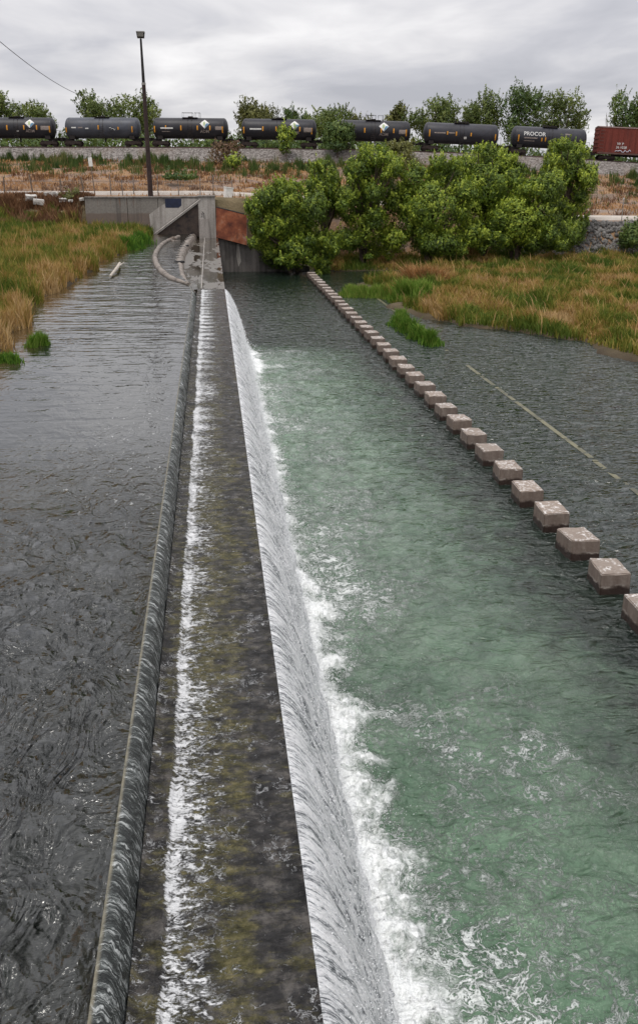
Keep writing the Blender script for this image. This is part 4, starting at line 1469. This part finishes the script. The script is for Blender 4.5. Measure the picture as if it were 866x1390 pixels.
# ------------------------------------------------------------------ trees
def leaf_mesh(name, blobs, n, size, mat, seed, droop=0.0, sprig=.3):
    rg = np.random.default_rng(seed)
    B = np.array(blobs, float)                      # cx cy cz rx ry rz
    wgt = (B[:, 3] * B[:, 4] * B[:, 5]) ** .66
    idx = rg.choice(len(B), n, p=wgt / wgt.sum())
    dv = rg.normal(size=(n, 3))
    dv /= np.linalg.norm(dv, axis=1, keepdims=True)
    rad = np.where(rg.random(n) < .78, .80 + .20 * rg.random(n), rg.random(n) ** .5)
    # twiggy outline: the radius varies in lobes
    lob = 1 + .22 * np.sin(dv[:, 0] * 5 + idx * 1.7) * np.sin(dv[:, 2] * 6 + idx) + .07 * rg.normal(size=n)
    C = B[idx, :3] + dv * B[idx, 3:] * (rad * lob)[:, None]
    C[:, 2] -= droop * rg.random(n) ** 3
    # sprigs: leaves strung along short shoots that leave the upper side of each lobe
    ns = int(n * sprig)
    if ns:
        m_ = 14
        k_ = ns // m_
        ib = rg.choice(len(B), k_, p=wgt / wgt.sum())
        d0 = rg.normal(size=(k_, 3))
        d0[:, 2] = np.abs(d0[:, 2]) * .8
        d0 /= np.linalg.norm(d0, axis=1, keepdims=True)
        p0 = B[ib, :3] + d0 * B[ib, 3:] * .85
        dirn = d0 * .7 + np.array((0, 0, .75)) + rg.normal(size=(k_, 3)) * .2
        ln = rg.uniform(.4, 1.0, (k_, 1, 1)) * size * 4.2
        tt_ = np.linspace(0, 1, m_)[None, :, None]
        Ps = p0[:, None, :] + dirn[:, None, :] * tt_ * ln + rg.normal(size=(k_, m_, 3)) * size * .38 * (1.05 - tt_)
        q_ = k_ * m_
        C[:q_] = Ps.reshape(-1, 3)
        idx[:q_] = np.repeat(ib, m_)
        dv[:q_] = np.repeat(d0, m_, 0)
    nrm = dv * 1.5 + rg.normal(size=(n, 3)) * .36 + np.array((0, 0, .25))
    nrm /= np.linalg.norm(nrm, axis=1, keepdims=True)
    a = np.cross(nrm, rg.normal(size=(n, 3)))
    a[:, 2] -= .25
    a /= np.linalg.norm(a, axis=1, keepdims=True)
    b = np.cross(nrm, a)
    s = size * (.6 + .8 * rg.random(n))[:, None]
    V = np.stack([C - a * s, C + b * s * .42 - a * s * .1, C + a * s, C - b * s * .42 - a * s * .1], 1)
    tb = rg.random(len(B))
    tint = np.clip(.42 + .48 * (tb[idx] - .5) + .18 * rg.normal(size=n), 0, 1)
    if ns:
        tint[:q_] = np.clip(tint[:q_] + .32, 0, 1)       # shoots on the upper side of each lobe tinted paler
    F = np.arange(n * 4).reshape(n, 4)
    return raw_mesh(name, V.reshape(-1, 3), [F], mat, {'tint': np.repeat(tint, 4)})


def crown_blobs(c, rx, ry, rz, n, seed, k=.36):
    rg = np.random.default_rng(seed)
    out = [(c[0], c[1], c[2], rx * .55, ry * .55, rz * .6)]
    for i in range(n):
        d_ = rg.normal(size=3)
        d_ /= np.linalg.norm(d_)
        d_[2] = d_[2] * .95 + .08
        f_ = rg.uniform(.45, .82)
        s_ = k * rg.uniform(.65, 1.25)
        out.append((c[0] + d_[0] * rx * f_, c[1] + d_[1] * ry * f_, c[2] + d_[2] * rz * f_, rx * s_, ry * s_, rz * s_ * 1.05))
    return out


def make_tree(name, base, blobs, n, size, mat, label, cat, group=None, seed=1, trunk=.25, droop=0.0, stems=1):
    root = empty(name, base, label, cat, group)
    bx, by, bz = base
    lb = [(b[0] - bx, b[1] - by, b[2] - bz) + tuple(b[3:]) for b in blobs]
    o_ = bpy.data.objects.new('crown', leaf_mesh('crown', lb, n, size, mat, seed, droop))
    fin(o_, root)
    rg = random.Random(seed)
    mb = MB()
    cz = min(b[2] for b in lb) * .5 + .3
    for s_ in range(stems):
        fx, fy = (rg.uniform(-.6, .6), rg.uniform(-.4, .4)) if stems > 1 else (0, 0)
        top = lb[0]
        fork = Vector((fx + top[0] * .35, fy + top[1] * .35, max(.6, top[2] * .45)))
        mb.tube([(fx, fy, -.4), (fx * 1.1, fy * 1.1, fork.z * .5), fork], [trunk, trunk * .8, trunk * .65], 8, False)
        for b in lb[s_::stems][:9]:
            e = Vector(b[:3])
            mid = fork.lerp(e, .5) + Vector((rg.uniform(-.3, .3), rg.uniform(-.3, .3), rg.uniform(0, .5)))
            mb.tube([fork, mid, e], [trunk * .55, trunk * .33, trunk * .12], 6, False)
    mb.build('trunk', MAT['bark'], root, True)
    return root


def px_blob(u, v, w, h, y, dy=None):
    """crown lobe seen at pixel (u, v), w by h pixels, standing at distance y"""
    c = aty(u, v, y)
    k = y / FPX * .97
    return (c[0], c[1], c[2], w * k / 2, (dy if dy else w * k / 2), h * k / 2)


# the willows on the far right bank: each tree a set of lobes
WIL = [
    ('broad willow at the left end of the clump, overhanging the row of blocks', 101.5, (400, 362), 'leaf_willow', 15000,
     [(385, 300, 90, 80), (365, 272, 55, 40), (352, 300, 40, 45), (395, 258, 50, 30), (425, 285, 55, 55), (365, 325, 55, 55), (405, 340, 70, 50), (375, 352, 50, 30), (437, 360, 34, 40), (420, 325, 50, 50), (345, 280, 30, 20), (448, 335, 40, 40)]),
    ('pointed yellow green willow just behind the left end of the clump', 108, (440, 330), 'leaf_willow', 7000,
     [(437, 262, 46, 60), (430, 237, 26, 36), (446, 245, 24, 36), (425, 265, 36, 40), (455, 275, 40, 50), (438, 226, 14, 18)]),
    ('tall willow with a rounded top left of the middle of the clump', 106, (495, 350), 'leaf_willow', 14000,
     [(505, 262, 90, 90), (505, 215, 46, 30), (485, 230, 50, 40), (530, 225, 50, 40), (475, 275, 60, 60), (540, 275, 55, 60), (500, 310, 80, 60), (470, 325, 60, 40), (520, 205, 22, 18), (492, 208, 20, 18), (535, 325, 50, 40), (510, 338, 46, 26)]),
    ('full dark willow in the middle of the clump', 104.5, (585, 352), 'leaf_willow', 15000,
     [(590, 285, 90, 90), (565, 245, 60, 50), (610, 240, 60, 50), (630, 290, 60, 70), (560, 300, 55, 60), (595, 330, 90, 40), (575, 325, 50, 45), (640, 320, 50, 40), (595, 222, 34, 26), (618, 225, 26, 20)]),
    ('tall willow reaching in front of the lettered tank car', 109, (660, 350), 'leaf_willow', 14000,
     [(660, 255, 80, 80), (640, 225, 40, 36), (672, 215, 44, 34), (655, 205, 24, 22), (695, 245, 56, 56), (680, 285, 70, 60), (640, 265, 50, 50), (690, 220, 30, 30), (650, 320, 50, 50)]),
    ('low dense willow in front right of the clump', 105, (700, 350), 'leaf_willow', 14000,
     [(700, 300, 80, 80), (680, 300, 50, 60), (735, 290, 60, 66), (745, 255, 50, 50), (715, 262, 50, 40), (672, 325, 50, 40), (730, 325, 70, 46), (760, 320, 60, 50)]),
    ('willow at the right end of the clump, beside the boxcar', 112, (772, 345), 'leaf_willow', 13000,
     [(770, 230, 60, 60), (760, 205, 40, 30), (785, 208, 36, 30), (795, 245, 40, 50), (750, 235, 40, 50), (775, 275, 60, 60), (770, 315, 60, 50), (800, 235, 24, 30)]),
]
for k, (lab, y, (bu, bv), mt, nl, lobes) in enumerate(WIL):
    blobs = []
    rg = random.Random(300 + k)
    for (u, v, w, h) in lobes:
        blobs.append(px_blob(u, v, w * .80, h * .80, y + rg.uniform(-2.2, 2.2)))
        for _ in range(5):       # small side clumps break up each lobe
            blobs.append(px_blob(u + rg.uniform(-.42, .42) * w, v + rg.uniform(-.42, .36) * h, w * rg.uniform(.22, .42), h * rg.uniform(.22, .42), y + rg.uniform(-3.0, 1)))
    g = aty(bu, bv, y)
    base = (g[0], y, float(gz(g[0], y)))
    make_tree('willow_tree', base, blobs, int(nl * 3.3), .15, MAT[mt], lab, 'tree', 'willow clump on the far right bank', 500 + k, .28, .3, 3)

# trees and bushes on the railway bank
BK = [
    ('young_tree', 'slender young tree standing alone before the fourth tank car', 151, [(388, 188, 20, 26), (384, 180, 14, 14), (393, 184, 14, 16), (388, 200, 16, 18)], (389, 222), 'leaf_willow', 1400, .22, 'tree', .08),
    ('round_tree', 'round grey green tree covering the gap between two tank cars', 151, [(458, 182, 36, 32), (450, 174, 22, 18), (466, 176, 24, 20), (446, 186, 20, 20), (472, 188, 20, 22), (456, 198, 32, 14)], (458, 214), 'leaf_dark', 3200, .24, 'tree', .14),
    ('olive_bush', 'grey olive bush on the bank above the tall willow', 140, [(545, 210, 36, 30), (535, 202, 20, 20), (552, 200, 20, 18), (545, 222, 40, 24)], (546, 236), 'leaf_olive', 2600, .22, 'bush', .1),
    ('rusty_bush', 'rust brown dried bush on the ballast slope before the third tank car', 148, [(308, 205, 40, 24), (296, 210, 24, 20), (318, 200, 24, 20), (300, 220, 40, 20)], (307, 226), 'leaf_rust', 1700, .2, 'bush', .06),
    ('green_bush', 'small bright green bush in the weeds below the rusty bush', 142, [(317, 219, 20, 16), (312, 222, 14, 12)], (316, 228), 'leaf_willow', 800, .18, 'bush', .05),
    ('dark_bush', 'dark rounded bush at the right picture edge below the riprap', 110.5, [(858, 322, 34, 30), (866, 316, 30, 26), (850, 328, 24, 20)], (858, 338), 'leaf_dark', 2600, .2, 'bush', .08),
    ('low_bush', 'low spreading green bush behind the fence', 128, [(245, 240, 34, 9), (232, 241, 22, 9), (258, 240, 22, 8)], (245, 245), 'leaf_dark', 1200, .17, 'bush', .05),
    ('grey_bush', 'pale green bush beside the rubble near the wall', 105.5, [(97, 269, 20, 16), (92, 270, 12, 12)], (97, 276), 'leaf_olive', 900, .15, 'bush', .05),
    ('shrub', 'dark low shrub left of the far willow roots, behind the bright reeds', 97.5, [(530, 388, 22, 14), (520, 390, 14, 10)], (530, 394), 'leaf_dark', 700, .13, 'bush', .05),
]
for k, (nm, lab, y, lobes, (bu, bv), mt, nl, sz, cat, tk_) in enumerate(BK):
    rg = random.Random(600 + k)
    blobs = []
    for (u, v, w, h) in lobes:
        blobs.append(px_blob(u, v, w, h, y + rg.uniform(-.4, .4)))
        blobs.append(px_blob(u + rg.uniform(-.4, .4) * w, v + rg.uniform(-.5, .3) * h, w * .45, h * .5, y))
    g = aty(bu, bv, y)
    make_tree(nm, (g[0], y, float(gz(g[0], y))), blobs, nl, sz, MAT[mt], lab, cat, None, 700 + k, tk_)

# trees beyond the railway
BG = [
    (3, 134, 44, 'leafy tree behind the train at the left picture edge'), (48, 146, 56, 'low tree behind the gap after the first tank car'),
    (143, 130, 66, 'broad leafy tree behind the blue grey tank car'), (192, 138, 52, 'loose tree behind the light pole'),
    (345, 137, 68, 'yellowish leafy tree behind the fourth tank car'), (408, 148, 46, 'dark tree left of the pair behind the round tree'),
    (446, 147, 62, 'dark tree right of the pair behind the round tree'), (488, 158, 40, 'low tree behind the half hidden tank car'),
    (537, 147, 30, 'small upright tree standing alone in the sky gap right of the middle'), (588, 140, 72, 'wide tree behind the charcoal tank car'),
    (655, 124, 58, 'tall tree right behind the end of the charcoal tank car'), (711, 118, 66, 'tallest tree, behind the lettered tank car'),
    (764, 130, 70, 'leafy tree behind the gap before the boxcar'), (853, 127, 62, 'dark tree behind the boxcar at the right picture edge')]
for k, (u, vt, w, lab) in enumerate(BG):
    y = 186 + (k * 5) % 9
    rg = random.Random(800 + k)
    vb = 205
    h = (vb - vt)
    px_c = (u, vt + h * .46)
    c = aty(*px_c, y)
    s_ = y / FPX * .97
    blobs = crown_blobs(c, w * s_ / 2 * 1.12, w * s_ / 2, h * .50 * s_, 20, 810 + k, .34)
    mt = ('leaf_dark', 'leaf_dark', 'leaf_olive', 'leaf_dark', 'leaf_olive')[k % 5] if k not in (4, 8) else 'leaf_olive'
    if k in (0, 1, 2, 3, 6, 9, 10, 12):
        mt = 'leaf_far'
    make_tree('background_tree', (c[0], y, float(gz(c[0], y))), blobs, int(2800 + w * 70), .26, MAT[mt], lab, 'tree', 'trees beyond the railway', 820 + k, .28)
# bare tree
c = aty(822, 200, 188)
bt = empty('bare_tree', (c[0], 188, float(gz(c[0], 188))), 'leafless grey tree behind the left end of the boxcar', 'tree')
topz = aty(822, 140, 188)[2] - bt.location.z
rg = random.Random(12)
MB().tube([(0, 0, -.3), (.1, 0, topz * .35), (-.1, 0, topz * .6)], [.2, .15, .1], 7).build('trunk', MAT['bark'], bt)
mb = MB()
for k in range(26):
    z0 = topz * rg.uniform(.3, .65)
    a, l_ = rg.uniform(0, 6.28), rg.uniform(.5, 1.5)
    p0 = Vector((0, 0, z0))
    p1 = p0 + Vector((math.cos(a) * l_ * .5, math.sin(a) * l_ * .5, rg.uniform(.8, 1.6)))
    p2 = p1 + Vector((math.cos(a) * l_ * .35, math.sin(a) * l_ * .35, rg.uniform(.6, 1.6)))
    p2.z = min(p2.z, topz)
    mb.tube([p0, p1, p2], [.05, .035, .015], 5)
mb.build('branches', MAT['bark'], bt)


# ------------------------------------------------------------------ grasses
def blades(name, x, y, z, h, w, tint, mat, lean=.35, parent=None, seed=1, origin=(0, 0, 0), **kw):
    rg = np.random.default_rng(seed)
    n = len(x)
    yaw = rg.random(n) * 2 * np.pi
    bx, by = np.cos(yaw) * w / 2, np.sin(yaw) * w / 2
    la = 5.0 * pn(x * .45, y * .35, 301) + 1.3 * rg.normal(size=n) + 3.6
    ln = lean * h * rg.random(n) ** .7
    lx, ly = np.cos(la) * ln, np.sin(la) * ln
    x, y, z = x - origin[0], y - origin[1], z - origin[2]
    V = np.empty((n, 5, 3), np.float32)
    V[:, 0] = np.stack([x - bx, y - by, z - .04], -1)
    V[:, 1] = np.stack([x + bx, y + by, z - .04], -1)
    V[:, 2] = np.stack([x + bx * .8 + lx * .35, y + by * .8 + ly * .35, z + h * .6], -1)
    V[:, 3] = np.stack([x - bx * .8 + lx * .35, y - by * .8 + ly * .35, z + h * .6], -1)
    V[:, 4] = np.stack([x + lx, y + ly, z + h], -1)
    i = np.arange(n) * 5
    q4 = np.stack([i, i + 1, i + 2, i + 3], -1)
    t3 = np.stack([i + 3, i + 2, i + 4], -1)
    return raw(name, V.reshape(-1, 3), [q4, t3], mat, parent, attrs={'tint': np.repeat(np.clip(tint, 0, 1), 5)}, **kw)


def field(n, xr, yr_, power=1.0):
    """random points, denser towards the camera"""
    u = rng.random(n)
    y = yr_[0] + (yr_[1] - yr_[0]) * u ** power
    x = xr[0] + (xr[1] - xr[0]) * rng.random(n)
    return x, y


# left bank
x, y = field(240000, (-27, -5.4), (30, 103.3), 1.25)
edge_ = shore_l(y) + .45 * pn(x * .8, y * .5, 31) + .3
vis = (x < edge_) & (x > -.245 * y - 3.0)
z = gz(x, y)
vis &= (z > UP_Z - .12)
x, y, z = x[vis], y[vis], z[vis]
dl = edge_[vis] - x
cl = fbm(x * .35, y * .22, 33, 4)
tall = np.clip(.85 + .75 * fbm(x * .55, y * .4, 34, 2), .3, 1.8)
h = (.28 + .58 * rng.random(len(x)) ** 1.6) * tall * (1 + .2 * ss(.5, 3.0, dl))
w = .02 + .0007 * y
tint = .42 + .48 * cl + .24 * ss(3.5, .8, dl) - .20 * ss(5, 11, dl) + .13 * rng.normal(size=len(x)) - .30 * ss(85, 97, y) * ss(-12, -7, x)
tl = rng.random(len(x)) < .005
h = np.where(tl, h * 1.5 + .35, h)
w = np.where(tl, w * .8, w)
tint = np.where(tl, .8, tint)
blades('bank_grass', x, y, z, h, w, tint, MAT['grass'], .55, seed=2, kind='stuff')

# right flat
x, y = field(260000, (11, 58), (46, 111.5), 1.1)
edge_ = shore_r(y) + .9 * pn(x * .5, y * .4, 35) + .1
vis = (x > edge_) & (x < .50 * y + 5)
z = gz(x, y)
vis &= (z > .03)
x, y, z = x[vis], y[vis], z[vis]
dl = x - edge_[vis]
cl = fbm(x * .28, y * .16, 36, 4)
h = (.30 + .60 * rng.random(len(x)) ** 1.6) * np.clip(.85 + .8 * fbm(x * .45, y * .35, 37, 2), .25, 1.9)
w = .024 + .0008 * y
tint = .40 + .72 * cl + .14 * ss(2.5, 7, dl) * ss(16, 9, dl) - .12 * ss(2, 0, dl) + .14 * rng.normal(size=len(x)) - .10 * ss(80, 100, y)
tl = rng.random(len(x)) < .006
h = np.where(tl, h * 1.5 + .4, h)
w = np.where(tl, w * .8, w)
tint = np.where(tl, .85, tint)
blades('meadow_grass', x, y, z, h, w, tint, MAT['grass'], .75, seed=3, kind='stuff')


def clump(name, label, cat, pts, n, hh, mat, tints, seed, lean=.5, wid=.05, zb=.0, rx=1.0):
    rg = np.random.default_rng(seed)
    pts = np.array(pts)
    k = rg.integers(0, len(pts), n)
    r_ = np.minimum(np.abs(rg.normal(size=n)) * .55, 1.35) * pts[k, 2]
    a = rg.random(n) * 2 * np.pi
    x, y = pts[k, 0] + np.cos(a) * r_ * rx, pts[k, 1] + np.sin(a) * r_ * 1.4
    root = empty(name, (float(pts[:, 0].mean()), float(pts[:, 1].mean()), zb), label, cat)
    h = hh * (.25 + .85 * rg.random(n) ** 1.3) * (1 - .42 * np.minimum(r_ / pts[k, 2], 1.2) ** 2) * (1 + .35 * pn(x * 1.7, y * 1.2, seed))
    blades('stems', x, y, np.full(n, zb), h, wid * (.6 + .8 * rg.random(n)), tints[0] + tints[1] * rg.normal(size=n), mat, lean, root, seed, tuple(root.location), kind='stuff')
    m_ = n // 12
    if n < 2800:
        return root
    blades('seed_heads', x[:m_], y[:m_], np.full(m_, zb), h[:m_] * 1.12, wid * .7 + 0 * x[:m_], .75 + .2 * rg.random(m_), mat, lean, root, seed, tuple(root.location), kind='stuff')
    return root


def ppts(lst, z=.1):
    out = []
    for u, v, r_ in lst:
        p = atz(u, v, z)
        out.append((p[0], p[1], r_))
    return out


clump('reed_bed', 'low oval bed of bright green reeds just right of the blocks', 'reeds', ppts([(475, 400, .8), (492, 400, 1.1), (510, 400, 1.1), (525, 402, .9)]), 5200, 1.0, MAT['green_reed'], (.62, .2), 11, .5, .07)
clump('reed_clump', 'bushy bright green reed clump with upright leaves right of the reed bed', 'reeds', ppts([(545, 408, .9), (560, 408, 1.2), (575, 406, .9)]), 4200, 1.75, MAT['green_reed'], (.5, .2), 12, .7, .09)
clump('reed_tuft', 'green reed tuft reaching furthest into the pool beside the sill', 'reeds', ppts([(540, 440, .6), (555, 448, .7), (570, 457, .7), (585, 465, .6), (545, 432, .5)]), 5600, .95, MAT['green_reed'], (.3, .18), 13, .7, .055)
clump('dry_mound', 'mound of collapsed orange dry grass in the shade of the willows', 'grass mound', ppts([(572, 383, 1.4), (560, 384, 1.0), (590, 383, 1.1)], .3), 3000, 1.9, MAT['dry_grass'], (.35, .2), 14, 1.1, .08)
clump('shore_tuft', 'small green tuft standing in the water off the left bank', 'reeds', ppts([(55, 465, .35), (45, 470, .3), (62, 468, .2)], 3.9), 900, .55, MAT['green_reed'], (.45, .2), 15, .5, .03, 3.86)
clump('shore_tuft', 'green water weed tuft below the left bank at the picture edge', 'reeds', ppts([(8, 490, .4), (20, 492, .3)], 3.9), 800, .4, MAT['green_reed'], (.25, .2), 16, .7, .03, 3.86)
clump('waterside_reeds', 'green reeds at the foot of the abutment wall', 'reeds', ppts([(182, 336, 1.0), (192, 330, 1.0), (172, 338, .8)], 3.95), 2600, 1.2, MAT['green_reed'], (.2, .2), 17, .5, .08, 3.9)

# brown brush on the slope left of the wall
x, y = field(30000, (-34, -12.2), (97.5, 109), 1.0)
z = gz(x, y)
k = (fbm(x * .4, y * .4, 38, 3) > -.25) & (z > 4.7)
x, y, z = x[k], y[k], z[k]
h = (.35 + .75 * rng.random(len(x))) * (1 + .4 * pn(x * .6, y * .6, 39)) * ss(8.4, 6.8, z + 0 * x)
blades('brown_brush', x, y, z, np.maximum(h, .15), np.full(len(x), .09), .35 + .35 * fbm(x * .5, y * .5, 40, 3) + .15 * rng.normal(size=len(x)), MAT['brush'], .7, seed=4, kind='stuff')

# dry grass on the railway bank
x, y = field(90000, (-42, 78), (104.5, 154), 1.0)
z = gz(x, y)
k = ((y < 115) | (y > 121.2)) & (y < track_y(x) - 5.5) & ((x < 5) | (y > 121.2) | (x > 50)) & (fbm(x * .12, y * .16, 42, 3) + .18 * rng.normal(size=len(x)) > .08)
k &= ~((x > -13) & (x < 2) & (y < 107)) & ~((y < 115) & (x < 30) & (rng.random(len(x)) < .85))
x, y, z = x[k], y[k], z[k]
h = .16 + .34 * rng.random(len(x)) ** 2 * (1 + pn(x * .2, y * .2, 43))
blades('bank_straw', x, y, z, h, np.full(len(x), .11), .45 + .4 * fbm(x * .15, y * .15, 44, 3) + .2 * rng.normal(size=len(x)), MAT['dry_grass'], .8, seed=5, kind='stuff')

# low brown scrub in patches on the same bank
x, y = field(60000, (-42, 78), (121.5, 154), 1.0)
k = (y < track_y(x) - 5.2) & (fbm(x * .2, y * .28, 142, 3) + .12 * rng.normal(size=len(x)) > .22)
x, y = x[k], y[k]
blades('low_scrub', x, y, gz(x, y), .15 + .55 * rng.random(len(x)) ** 1.5, np.full(len(x), .10), .35 + .3 * fbm(x * .3, y * .3, 143, 2) + .2 * rng.normal(size=len(x)), MAT['brush'], .8, seed=8, kind='stuff')

# tall weeds in drifts below the ballast
n = 170000
x = rng.uniform(-42, 78, n)
up = np.abs(rng.normal(size=n)) * np.where(x > 56, 13, 6.5)
y = track_y(x) - 5.0 - up
drift = fbm(x * .10, y * .13, 46, 2)
tuft = fbm(x * .55, y * .5, 47, 3)
dens = ss(-.45, .45, drift) * ss(.0, .5, tuft) + .03
k = (rng.random(n) < dens * 1.3) & (y > 121.5)
x, y, tuft, drift = x[k], y[k], tuft[k], drift[k]
h = (.35 + 1.5 * ss(.05, .8, tuft)) * rng.uniform(.35, 1.1, len(x)) * (1 + .5 * drift)
tn = .35 + .45 * fbm(x * .25, y * .25, 48, 3) + .16 * rng.normal(size=len(x))
blades('tall_weeds', x, y, gz(x, y), np.maximum(h, .15), np.full(len(x), .085), tn, MAT['weed'], .25, seed=6, kind='stuff')

# undergrowth behind the railway, one mass
rg = np.random.default_rng(99)
bl_ = []
for k in range(320):
    x = rg.uniform(-45, 95)
    y = float(track_y(x)) + rg.uniform(9, 20)
    r_ = rg.uniform(1.3, 2.7)
    bl_.append((x, y, float(gz(x, y)) + r_ * .55, r_ * 1.3, r_ * 1.2, r_ * rg.uniform(.7, 1.1)))
fin(bpy.data.objects.new('undergrowth', leaf_mesh('undergrowth', bl_, 42000, .31, MAT['leaf_dark'], 98)), kind='stuff')
